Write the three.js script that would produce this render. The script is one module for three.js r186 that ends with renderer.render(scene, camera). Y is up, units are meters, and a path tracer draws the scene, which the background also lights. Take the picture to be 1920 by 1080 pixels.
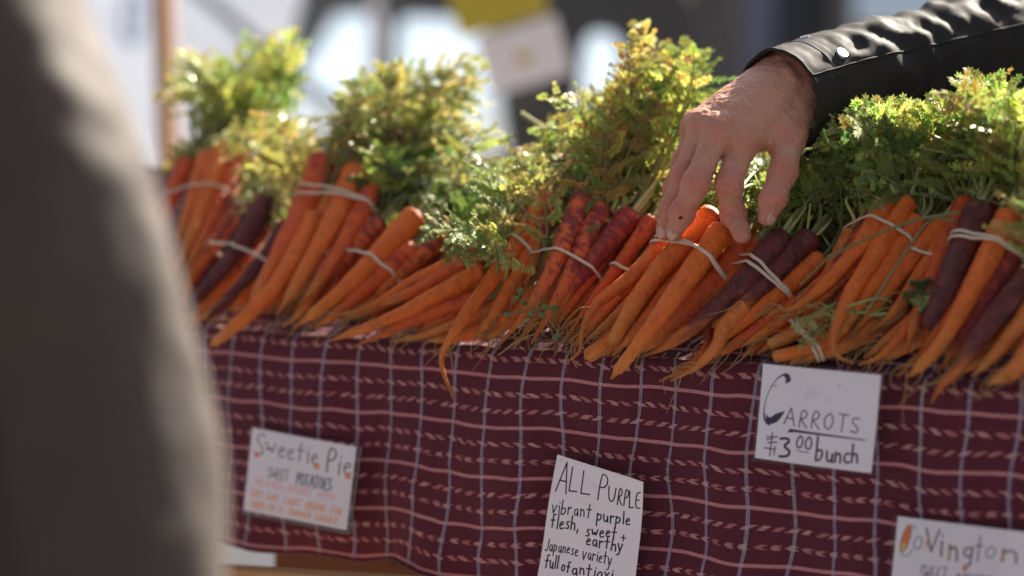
import * as THREE from 'three';
import { mergeGeometries, mergeVertices, toCreasedNormals } from 'three/addons/utils/BufferGeometryUtils.js';
import { RoundedBoxGeometry } from 'three/addons/geometries/RoundedBoxGeometry.js';
import { createNoise3D } from 'simplex-noise';

// ------------------------------------------------------------------ camera, sky, sun, exposure
const V = (x, y, z) => new THREE.Vector3(x, y, z);
const RAD = Math.PI / 180;
const scene = new THREE.Scene();
const YAW = 32 * RAD, PITCH = 5 * RAD, ROLL = 1 * RAD, FOV = 16, EDGE = 0.88;
const F = V(-Math.sin(YAW) * Math.cos(PITCH), -Math.sin(PITCH), -Math.cos(YAW) * Math.cos(PITCH));
const R0 = F.clone().cross(V(0, 1, 0)).normalize(), U0 = R0.clone().cross(F);
const R = R0.clone().multiplyScalar(Math.cos(ROLL)).addScaledVector(U0, Math.sin(ROLL));
const U = U0.clone().multiplyScalar(Math.cos(ROLL)).addScaledVector(R0, -Math.sin(ROLL));
const FPX = 540 / Math.tan(FOV / 2 * RAD);
const EYE = V(1.14193, 1.12819, 1.82943);
const camera = new THREE.PerspectiveCamera(FOV, 16 / 9, 0.05, 400);
camera.position.copy(EYE);
camera.quaternion.setFromRotationMatrix(new THREE.Matrix4().makeBasis(R, U, F.clone().negate()));
camera.focus = 2.08;
camera.userData.fStop = 1.5;
camera.updateMatrixWorld(true);

const smooth = (a, b, x) => { const t = Math.min(1, Math.max(0, (x - a) / (b - a))); return t * t * (3 - 2 * t); };
const FH = V(F.x, 0, F.z).normalize(), RH = V(R.x, 0, R.z).normalize();
const sunAz = 34 * RAD, sunEl = 41 * RAD;
const SUN = FH.clone().multiplyScalar(Math.cos(sunAz)).addScaledVector(RH, Math.sin(sunAz)).multiplyScalar(Math.cos(sunEl)).add(V(0, Math.sin(sunEl), 0));
{
  const W = 512, H = 256, data = new Float32Array(W * H * 4), d = V();
  for (let j = 0; j < H; j++) for (let i = 0; i < W; i++) {
    const el = ((j + .5) / H - .5) * Math.PI, az = ((i + .5) / W - .5) * 2 * Math.PI;
    d.set(Math.cos(az) * Math.cos(el), Math.sin(el), Math.sin(az) * Math.cos(el));
    const h = Math.pow(1 - Math.max(0, d.y), 2.5), c = Math.max(0, d.dot(SUN)), glow = .75 * Math.pow(c, 4) + 1.2 * Math.pow(c, 60) + .27 * Math.pow(1 - Math.abs(d.y), 8) * smooth(-.1, .7, d.x * FH.x + d.z * FH.z);
    const k = d.y < 0 ? .55 : 1, o = (j * W + i) * 4;
    data[o] = k * (.056 + .058 * h + glow * .68);
    data[o + 1] = k * (.063 + .058 * h + glow * .7);
    data[o + 2] = k * (.085 + .06 * h + glow * .72);
    data[o + 3] = 1;
  }
  const sky = new THREE.DataTexture(data, W, H, THREE.RGBAFormat, THREE.FloatType);
  sky.mapping = THREE.EquirectangularReflectionMapping; sky.magFilter = sky.minFilter = THREE.LinearFilter; sky.needsUpdate = true;
  scene.background = sky; scene.environment = sky;
}
const sun = new THREE.DirectionalLight(new THREE.Color(1, .9, .76), 5);
sun.position.copy(SUN).multiplyScalar(30); sun.target.position.set(0, .9, 0);
sun.castShadow = true; sun.shadow.radius = 1.2; sun.shadow.mapSize.set(4096, 4096);
Object.assign(sun.shadow.camera, { left: -9, right: 9, top: 9, bottom: -9, near: 1, far: 70 });
scene.add(sun, sun.target);
const renderer = new THREE.WebGLRenderer({ antialias: true });
renderer.setSize(1024, 576);
renderer.shadowMap.enabled = true;
renderer.toneMapping = THREE.LinearToneMapping;
renderer.toneMappingExposure = 3.7;

// ------------------------------------------------------------------ helpers
let seed = 1234567;
const rnd = () => { seed = (seed + 0x6d2b79f5) | 0; let t = Math.imul(seed ^ (seed >>> 15), 1 | seed); t = (t + Math.imul(t ^ (t >>> 7), 61 | t)) ^ t; return ((t ^ (t >>> 14)) >>> 0) / 4294967296; };
const rr = (a, b) => a + (b - a) * rnd();
const noise = createNoise3D(rnd);
const clamp = (x, a = 0, b = 1) => Math.min(b, Math.max(a, x)), lerp = (a, b, t) => a + (b - a) * t;
const used = new Map();
function numbered(n) { const k = used.get(n) ?? 0; used.set(n, k + 1); return k ? n + '_' + String(k).padStart(3, '0') : n; }
function tag(o, label, category, group, kind) {
  if (label) o.userData.label = label; if (category) o.userData.category = category;
  if (group) o.userData.group = group; if (kind) o.userData.kind = kind; return o;
}
function thing(name, label, category, pos, group) {
  const g = new THREE.Group(); g.name = numbered(name); if (pos) g.position.copy(pos); scene.add(g);
  return tag(g, label, category, group);
}
function part(name, geo, mat, parent) {        // geo is in world axes; parents are only moved, never turned, unless geo is local
  const m = new THREE.Mesh(geo, mat); m.name = parent === scene ? numbered(name) : name; m.castShadow = m.receiveShadow = true; parent.add(m); return m;
}
function wpart(name, geo, mat, parent) {        // world-space geometry put under a moved parent
  geo.translate(-parent.position.x, -parent.position.y, -parent.position.z); return part(name, geo, mat, parent);
}
// a pixel of the 1920 x 1080 photograph as a ray, cut at a depth or by a plane of the stall
const ray = (x, y) => F.clone().addScaledVector(R, (x - 960) / FPX).addScaledVector(U, -(y - 540) / FPX);
const at = (x, y, d) => EYE.clone().addScaledVector(ray(x, y), d);
const depthOf = (p) => p.clone().sub(EYE).dot(F);
function hit(x, y, n, p0) { const d = ray(x, y); return EYE.clone().addScaledVector(d, p0.clone().sub(EYE).dot(n) / d.dot(n)); }
const SLOPE = 42 * RAD, NS = V(0, Math.cos(SLOPE), Math.sin(SLOPE)), FLARE = .085;
const edgeY = (x) => EDGE + .017 * x;
const NF = V(0, FLARE, 1).normalize();
const onFront = (x, y, lift = 0) => hit(x, y, NF, V(0, EDGE, .004).addScaledVector(NF, lift));
function onPile(x, y, lift = 0) {
  const p = hit(x, y, NS, V(0, EDGE, 0).addScaledVector(NS, lift));
  if (p.y - lift * NS.y < edgeY(p.x) - .004) { const q = onFront(x, y, Math.max(.006, lift)); return q.z < p.z ? q : p; }
  return p;
}
const std = (o) => new THREE.MeshStandardMaterial(o);
const phys = (o) => new THREE.MeshPhysicalMaterial(o);
const rgb = (r, g, b) => new THREE.Color().setRGB(r, g, b);

function canvasTex(w, h, draw, color = true) {
  const c = document.createElement('canvas'); c.width = w; c.height = h; draw(c.getContext('2d'), w, h);
  const t = new THREE.CanvasTexture(c); if (color) t.colorSpace = THREE.SRGBColorSpace; t.anisotropy = 8; t.needsUpdate = true; return t;
}
function noiseTex(n, f) {
  const d = new Uint8Array(n * n * 4);
  for (let j = 0; j < n; j++) for (let i = 0; i < n; i++) {
    const v = clamp(f(i / n, j / n)); const o = (j * n + i) * 4; d[o] = d[o + 1] = d[o + 2] = v * 255; d[o + 3] = 255;
  }
  const t = new THREE.DataTexture(d, n, n); t.wrapS = t.wrapT = THREE.RepeatWrapping; t.magFilter = THREE.LinearFilter; t.needsUpdate = true; return t;
}
// noise on a torus, so that it tiles
const tile = (u, v, f, s) => noise(Math.cos(u * 2 * Math.PI) * f + s, Math.sin(u * 2 * Math.PI) * f + Math.cos(v * 2 * Math.PI) * f * 1.3, Math.sin(v * 2 * Math.PI) * f + s * 2);

// a skin over cross-sections: ring(i) -> {c, x, y}, rad(i, a) -> metres
function skin(nRings, nSides, pos, col, closeStart = true, closeEnd = true) {
  const P = [], C = [], UV = [], I = [];
  for (let i = 0; i < nRings; i++) for (let k = 0; k <= nSides; k++) {
    const p = pos(i, k / nSides * 2 * Math.PI); P.push(p.x, p.y, p.z); UV.push(k / nSides, i / (nRings - 1));
    if (col) { const c = col(i, k / nSides * 2 * Math.PI); C.push(c.r, c.g, c.b); }
  }
  const w = nSides + 1;
  for (let i = 0; i + 1 < nRings; i++) for (let k = 0; k < nSides; k++) {
    const a = i * w + k, b = a + 1, c = a + w, d = c + 1; I.push(a, b, c, b, d, c);
  }
  const cap = (i, flip) => {
    const m = V(); for (let k = 0; k < nSides; k++) m.add(V(P[(i * w + k) * 3], P[(i * w + k) * 3 + 1], P[(i * w + k) * 3 + 2])); m.divideScalar(nSides);
    const n = P.length / 3; P.push(m.x, m.y, m.z); UV.push(.5, i ? 1 : 0); if (col) { const c = col(i, 0); C.push(c.r, c.g, c.b); }
    for (let k = 0; k < nSides; k++) { const a = i * w + k, b = a + 1; flip ? I.push(n, b, a) : I.push(n, a, b); }
  };
  if (closeStart) cap(0, true); if (closeEnd) cap(nRings - 1, false);
  const g = new THREE.BufferGeometry();
  g.setAttribute('position', new THREE.Float32BufferAttribute(P, 3)); g.setAttribute('uv', new THREE.Float32BufferAttribute(UV, 2));
  if (col) g.setAttribute('color', new THREE.Float32BufferAttribute(C, 3));
  g.setIndex(I); g.computeVertexNormals();
  const N = g.attributes.normal;       // the seam's two columns share one normal
  for (let i = 0; i < nRings; i++) {
    const a = i * w, b = a + nSides, n = V(N.getX(a) + N.getX(b), N.getY(a) + N.getY(b), N.getZ(a) + N.getZ(b)).normalize();
    N.setXYZ(a, n.x, n.y, n.z); N.setXYZ(b, n.x, n.y, n.z);
  }
  return g;
}
function frames(pts) {          // parallel-transport frames along points
  const out = []; let x = null;
  for (let i = 0; i < pts.length; i++) {
    const t = pts[Math.min(i + 1, pts.length - 1)].clone().sub(pts[Math.max(i - 1, 0)]).normalize();
    if (!x) x = Math.abs(t.y) < .9 ? V(0, 1, 0).cross(t).normalize() : V(1, 0, 0).cross(t).normalize();
    x = x.clone().addScaledVector(t, -x.dot(t)).normalize(); out.push({ c: pts[i], t, x, y: t.clone().cross(x) });
  }
  return out;
}
function tube(points, r, sides = 6, n = 20, closed = false) {
  const g = new THREE.TubeGeometry(new THREE.CatmullRomCurve3(points, closed, 'centripetal'), n, r, sides, closed); return g;
}
function taperTube(points, r0, r1, n = 12, sides = 5, col) {
  const cv = new THREE.CatmullRomCurve3(points, false, 'centripetal'), fr = frames(cv.getPoints(n - 1));
  return skin(n, sides, (i, a) => { const f = fr[i], r = lerp(r0, r1, i / (n - 1)); return f.c.clone().addScaledVector(f.x, Math.cos(a) * r).addScaledVector(f.y, Math.sin(a) * r); }, col);
}
function box(w, h, d, x, y, z, r = .004) { const g = new RoundedBoxGeometry(w, h, d, 2, Math.min(r, w / 2.1, h / 2.1, d / 2.1)); g.translate(x, y, z); return g; }
function beam(a, b, w, h, r = .003) {      // a rounded bar from a to b
  const L = a.distanceTo(b), g = new RoundedBoxGeometry(w, L, h, 2, Math.min(r, w / 2.1, h / 2.1)), t = b.clone().sub(a).normalize();
  g.applyQuaternion(new THREE.Quaternion().setFromUnitVectors(V(0, 1, 0), t)); g.translate((a.x + b.x) / 2, (a.y + b.y) / 2, (a.z + b.z) / 2); return g;
}
// surface nets over a distance field
function sdfMesh(sdf, lo, hi, cell, colorOf) {
  const nx = Math.ceil((hi.x - lo.x) / cell) + 1, ny = Math.ceil((hi.y - lo.y) / cell) + 1, nz = Math.ceil((hi.z - lo.z) / cell) + 1;
  const D = new Float32Array(nx * ny * nz), id = new Int32Array(nx * ny * nz).fill(-1), ix = (i, j, k) => (k * ny + j) * nx + i;
  for (let k = 0; k < nz; k++) for (let j = 0; j < ny; j++) for (let i = 0; i < nx; i++) D[ix(i, j, k)] = sdf(lo.x + i * cell, lo.y + j * cell, lo.z + k * cell);
  const P = [], I = [];
  for (let k = 0; k + 1 < nz; k++) for (let j = 0; j + 1 < ny; j++) for (let i = 0; i + 1 < nx; i++) {
    let sx = 0, sy = 0, sz = 0, n = 0;
    for (let e = 0; e < 12; e++) {
      const ax = e >> 2, b = e & 3, o = [0, 0, 0]; o[(ax + 1) % 3] = b & 1; o[(ax + 2) % 3] = b >> 1;
      const q = o.slice(); q[ax] = 1;
      const d0 = D[ix(i + o[0], j + o[1], k + o[2])], d1 = D[ix(i + q[0], j + q[1], k + q[2])];
      if ((d0 < 0) !== (d1 < 0)) { const t = d0 / (d0 - d1); o[ax] = t; sx += o[0]; sy += o[1]; sz += o[2]; n++; }
    }
    if (n) { id[ix(i, j, k)] = P.length / 3; P.push(lo.x + (i + sx / n) * cell, lo.y + (j + sy / n) * cell, lo.z + (k + sz / n) * cell); }
  }
  for (let k = 1; k + 1 < nz; k++) for (let j = 1; j + 1 < ny; j++) for (let i = 1; i + 1 < nx; i++) {
    const d0 = D[ix(i, j, k)];
    const quad = (a, b, c, d, flip) => flip ? I.push(a, c, b, a, d, c) : I.push(a, b, c, a, c, d);
    if ((d0 < 0) !== (D[ix(i + 1, j, k)] < 0)) quad(id[ix(i, j - 1, k - 1)], id[ix(i, j, k - 1)], id[ix(i, j, k)], id[ix(i, j - 1, k)], d0 >= 0);
    if ((d0 < 0) !== (D[ix(i, j + 1, k)] < 0)) quad(id[ix(i - 1, j, k - 1)], id[ix(i - 1, j, k)], id[ix(i, j, k)], id[ix(i, j, k - 1)], d0 >= 0);
    if ((d0 < 0) !== (D[ix(i, j, k + 1)] < 0)) quad(id[ix(i - 1, j - 1, k)], id[ix(i, j - 1, k)], id[ix(i, j, k)], id[ix(i - 1, j, k)], d0 >= 0);
  }
  const g = new THREE.BufferGeometry(), N = new Float32Array(P.length), e = cell * .4, C = colorOf ? new Float32Array(P.length) : null;
  for (let v = 0; v < P.length; v += 3) {
    const [x, y, z] = [P[v], P[v + 1], P[v + 2]], n = V(sdf(x + e, y, z) - sdf(x - e, y, z), sdf(x, y + e, z) - sdf(x, y - e, z), sdf(x, y, z + e) - sdf(x, y, z - e)).normalize();
    N[v] = n.x; N[v + 1] = n.y; N[v + 2] = n.z;
    if (C) { const c = colorOf(x, y, z); C[v] = c[0]; C[v + 1] = c[1]; C[v + 2] = c[2]; }
  }
  g.setAttribute('position', new THREE.Float32BufferAttribute(P, 3)); g.setAttribute('normal', new THREE.BufferAttribute(N, 3));
  if (C) g.setAttribute('color', new THREE.BufferAttribute(C, 3));
  g.setIndex(I); return g;
}
function bone(a, b, ra, rb) { return { ax: a.x, ay: a.y, az: a.z, dx: b.x - a.x, dy: b.y - a.y, dz: b.z - a.z, l2: a.distanceToSquared(b) || 1e-9, ra, rb }; }
function boneD(o, x, y, z) {
  const px = x - o.ax, py = y - o.ay, pz = z - o.az, t = Math.min(1, Math.max(0, (px * o.dx + py * o.dy + pz * o.dz) / o.l2));
  return Math.hypot(px - o.dx * t, py - o.dy * t, pz - o.dz * t) - (o.ra + (o.rb - o.ra) * t);
}
const smin = (a, b, k) => { const h = Math.max(0, k - Math.abs(a - b)) / k; return Math.min(a, b) - h * h * k * .25; };
const field = (bones, k) => (x, y, z) => { let d = boneD(bones[0], x, y, z); for (let i = 1; i < bones.length; i++) d = smin(d, boneD(bones[i], x, y, z), k); return d; };

// ------------------------------------------------------------------ ground
const groundTex = canvasTex(1024, 1024, (g, w, h) => {
  g.fillStyle = '#6e6d6e'; g.fillRect(0, 0, w, h);
  for (let i = 0; i < 26000; i++) { const v = 70 + rnd() * 90 | 0; g.fillStyle = `rgba(${v},${v - 1},${v - 3},.35)`; g.fillRect(rnd() * w, rnd() * h, 1 + rnd() * 3, 1 + rnd() * 3); }
  for (let i = 0; i < 40; i++) { g.fillStyle = 'rgba(70,66,60,.05)'; g.beginPath(); g.ellipse(rnd() * w, rnd() * h, 20 + rnd() * 90, 20 + rnd() * 60, rnd() * 3, 0, 7); g.fill(); }
});
groundTex.wrapS = groundTex.wrapT = THREE.RepeatWrapping; groundTex.repeat.set(200, 200);
{
  const g = new THREE.PlaneGeometry(600, 600); g.rotateX(-Math.PI / 2);
  tag(part('ground', g, std({ map: groundTex, roughness: .9 }), scene), null, null, null, 'structure');
}

// ------------------------------------------------------------------ stall: trestle stand, cloth
const woodTex = canvasTex(512, 512, (g, w, h) => {
  g.fillStyle = '#c79a68'; g.fillRect(0, 0, w, h);
  for (let i = 0; i < 900; i++) { const v = rnd(); g.strokeStyle = `rgba(${110 + v * 80 | 0},${70 + v * 60 | 0},${35 + v * 45 | 0},.22)`; g.lineWidth = .6 + rnd() * 2; const x = rnd() * w; g.beginPath(); g.moveTo(x, 0); g.bezierCurveTo(x + rr(-14, 14), h * .3, x + rr(-14, 14), h * .6, x + rr(-6, 6), h); g.stroke(); }
  for (let i = 0; i < 5; i++) { const x = rnd() * w, y = rnd() * h; for (let k = 8; k > 0; k--) { g.strokeStyle = `rgba(80,45,20,${.1 + .05 * (8 - k)})`; g.beginPath(); g.ellipse(x, y, k * 2, k * 4, 0, 0, 7); g.stroke(); } }
});
woodTex.wrapS = woodTex.wrapT = THREE.RepeatWrapping;
const woodMat = std({ map: woodTex, roughness: .75 }), darkWood = std({ map: woodTex, color: rgb(.16, .13, .11), roughness: .8 });
{
  const t = thing('display_stand', 'wooden display stand with a sloping top under the plaid cloth', 'stand', V(0, 0, 0));
  // sloping top under the carrots
  const top = new RoundedBoxGeometry(1.76, .02, .34, 2, .004); top.translate(0, 0, -.17); top.rotateX(SLOPE); top.translate(0, EDGE, 0); top.translate(0, -.1 * NS.y, -.1 * NS.z);
  part('sloping_top', top, darkWood, t);
  for (const x of [-.82, .82]) for (const z of [-.12, -.3]) part('leg', box(.06, z < -.2 ? .92 : .74, .06, x, (z < -.2 ? .92 : .74) / 2, z), darkWood, t);
  const p0 = at(415, 1062, 2.34), p1 = at(800, 1105, 2.2);
  part('lower_plank', beam(at(300, 1132, 2.38), at(800, 1172, 2.14), .1, .024), woodMat, t);
  const q0 = at(520, 1150, 2.55), q1 = at(800, 1150, 2.42);
  part('front_board', beam(at(526, 1070, 2.52), at(800, 1100, 2.42), .2, .03), darkWood, t);
}
// white folded box on the ground behind the stand
{
  const c = at(470, 1090, 4.2); c.y = 0;
  const t = thing('storage_box', 'white plastic box on the ground seen under the left end of the plaid cloth', 'box', c);
  const m = std({ color: rgb(.82, .82, .8), roughness: .5 });
  const q = (g) => { g.rotateY(YAW + .3); return g; };
  part('tub', q(box(.5, .42, .36, 0, .21, 0, .03)), m, t); part('lid', q(box(.53, .03, .39, 0, .437, 0, .012)), m, t);
  const c2 = at(905, 1110, 4.4); c2.y = 0;
  const t2 = thing('storage_box', 'white plastic box under the middle of the plaid cloth, left of the all purple note', 'box', c2);
  const q2 = (g) => { g.rotateY(YAW - .2); return g; };
  part('tub', q2(box(.42, .3, .36, 0, .15, 0, .03)), m, t2); part('lid', q2(box(.45, .03, .39, 0, .317, 0, .012)), m, t2);
}
const COL = .044, ROW = .053;
const clothTex = canvasTex(2048, 2048, (g, w, h) => {
  const px = w / (12 * COL), py = h / (8 * ROW);      // pixels per metre
  g.fillStyle = 'rgb(100,33,51)'; g.fillRect(0, 0, w, h);
  for (let i = 0; i < 9000; i++) { const a = rnd(); g.fillStyle = a < .5 ? 'rgba(52,14,34,.22)' : a < .8 ? 'rgba(128,40,44,.2)' : 'rgba(80,40,90,.2)'; if (rnd() < .6) g.fillRect(rnd() * w, rnd() * h, 30 + rnd() * 200, 1.2); else g.fillRect(rnd() * w, rnd() * h, 1.2, 30 + rnd() * 160); }
  const pinks = ['rgba(228,164,158,.97)', 'rgba(234,178,166,.97)', 'rgba(212,138,136,.97)'];
  for (let r = 0; r < 24; r++) {
    const y = (r + .5) * ROW / 3 * py;
    if (r % 3 === 1) {
      g.fillStyle = 'rgba(218,150,152,.95)'; g.fillRect(0, y - 8.5, w, 17);
      for (let i = 0; i < 1500; i++) { g.fillStyle = rnd() < .5 ? 'rgba(236,178,172,.35)' : 'rgba(140,66,78,.35)'; g.fillRect(rnd() * w, y - 9 + rnd() * 17, 4 + rnd() * 9, 1.4); }
    } else {
      const style = (r * 7 + 3) % 5, step = w / (12 * 3);
      for (let k = 0; k < 36; k++) {
        const x0 = k * step + rr(-6, 6), len = step * rr(.5, .74);
        g.fillStyle = pinks[(k + r) % 3];
        for (let s = 0; s < 6; s++) {      // dyed warp threads, each a little shifted: an arrow-like stepped dash
          const off = style < 2 ? Math.abs(s - 2.5) * 6 : style < 4 ? s * 5 : (5 - s) * 5;
          const l = len * rr(.75, 1);
          g.globalAlpha = rr(.78, 1); g.fillRect(x0 + off + rr(-5, 5), y - 11 + s * 3.9, l * .95, 3.6);
        }
        g.globalAlpha = 1;
      }
    }
  }
  for (let c = 0; c < 12; c++) {
    const x = (c + .5) * COL * px;
    g.fillStyle = 'rgba(178,184,206,.85)'; g.fillRect(x - 6, 0, 5, h); g.fillRect(x + 1, 0, 5, h);
    for (let i = 0; i < 500; i++) { g.fillStyle = rnd() < .4 ? 'rgba(220,222,235,.6)' : 'rgba(90,60,90,.45)'; g.fillRect(x - 6 + rnd() * 11, rnd() * h, 2, 3 + rnd() * 8); }
  }
  for (let i = 0; i < 2048; i += 3) { g.fillStyle = 'rgba(0,0,0,.07)'; g.fillRect(0, i, w, 1); g.fillRect(i, 0, 1, h); }
});
clothTex.wrapS = clothTex.wrapT = THREE.RepeatWrapping;
const weaveBump = noiseTex(256, (u, v) => .5 + .25 * Math.sin(u * 2 * Math.PI * 64) + .25 * Math.sin(v * 2 * Math.PI * 64));
weaveBump.repeat.set(20, 20);
const DROP = .252;
function clothAt(x, s) {       // s metres along the cloth from the rim (negative: up the slope)
  const p = V(x, edgeY(x), 0), r = .016;
  if (s < -r) { const t = -s; p.y += t * Math.sin(SLOPE); p.z -= t * Math.cos(SLOPE); p.addScaledVector(NS, -.012 - .03 * smooth(.02, .09, t)); }
  else {
    const k = smooth(-r, r * 1.6, s);
    const up = V(x, edgeY(x) + Math.max(0, -s) * Math.sin(SLOPE) - .008, Math.min(0, s) * Math.cos(SLOPE) - .006);
    const dn = V(x, edgeY(x) - s, FLARE * s + .002);
    p.lerpVectors(up, dn, k);
    const d = clamp(s / DROP, 0, 1.2);
    const fold = .0075 * Math.sin(x * 23 + 1.2 + 1.5 * d) + .005 * Math.sin(x * 51 + 2 - 2 * d) + .004 * noise(x * 9, s * 7, 3) + .002 * noise(x * 30, s * 16, 8);
    p.z += fold * (.25 + .9 * d) + .014 * Math.exp(-(((x - .1) / .03) ** 2)) * d * (1 - .4 * d);
    p.x += .006 * noise(x * 6, s * 8, 11) + .006 * d + .0025 * noise(x * 25, s * 20, 5) * d;
    p.y += .006 * noise(x * 5, 2, 7) * d - .010 * smooth(.04, .16, x) * d * .7 + .0016 * noise(x * 18, s * 9, 21) + .003 * noise(x * 12, 1, 40) * smooth(.9, 1, d);
  }
  return p;
}
{
  const nx = 330, ns = 120, X0 = -.86, X1 = .86, S0 = -.29, P = [], UV = [], I = [];
  for (let j = 0; j <= ns; j++) for (let i = 0; i <= nx; i++) {
    const q = j / ns, s = q < .22 ? lerp(S0, -.03, q / .22) : lerp(-.03, DROP, (q - .22) / .78), x = lerp(X0, X1, i / nx), p = clothAt(x, s);
    P.push(p.x, p.y, p.z); UV.push((x - .0195 + COL / 2) / (12 * COL), -(s - .034 + ROW / 2) / (8 * ROW));
  }
  for (let j = 0; j < ns; j++) for (let i = 0; i < nx; i++) { const a = j * (nx + 1) + i, b = a + 1, c = a + nx + 1, d = c + 1; I.push(a, c, b, b, c, d); }
  const g = new THREE.BufferGeometry(); g.setAttribute('position', new THREE.Float32BufferAttribute(P, 3)); g.setAttribute('uv', new THREE.Float32BufferAttribute(UV, 2)); g.setIndex(I); g.computeVertexNormals();
  const m = phys({ map: clothTex, roughness: .9, sheen: .25, sheenColor: rgb(.6, .5, .6), sheenRoughness: .6, bumpMap: weaveBump, bumpScale: .0003, side: THREE.DoubleSide });
  const o = part('tablecloth', g, m, scene);
  tag(o, 'maroon woven cloth with pink dashes and pale blue stripes hanging from the carrot stand', 'tablecloth');
  // hem: a folded double edge along the bottom
  const hp = []; for (let i = 0; i <= 170; i++) hp.push(clothAt(lerp(X0, X1, i / 170), DROP).add(V(0, .001, .0005)));
  part('hem', tube(hp, .0016, 5, 340), std({ color: rgb(.1, .022, .035), roughness: .95 }), o);
}

// ------------------------------------------------------------------ carrots
const carrotBump = noiseTex(256, (u, v) => .5 + .28 * tile(u, v, 5, 3) + .22 * tile(u, v, 14, 9) + (Math.abs(tile(u, v, 7, 30)) < .05 ? -.2 : 0));
carrotBump.repeat.set(1, 2);
const carrotMat = phys({ vertexColors: true, roughness: .52, bumpMap: carrotBump, bumpScale: .0016, clearcoat: .06, clearcoatRoughness: .4, specularIntensity: .6 });
const bandMat = std({ color: rgb(.62, .5, .38), roughness: .6 });
const KINDS = {                // skin colours: base, second colour, tip
  o: [[.8, .172, .026], [.66, .112, .018], [.72, .27, .06]],
  y: [[.78, .23, .055], [.66, .16, .03], [.7, .33, .1]],
  r: [[.72, .115, .026], [.46, .05, .026], [.68, .24, .05]],
  m: [[.74, .14, .032], [.26, .032, .036], [.7, .23, .04]],
  p: [[.15, .03, .032], [.085, .02, .024], [.6, .17, .03]],
  d: [[.26, .025, .03], [.54, .07, .03], [.66, .2, .03]],
};
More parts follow.
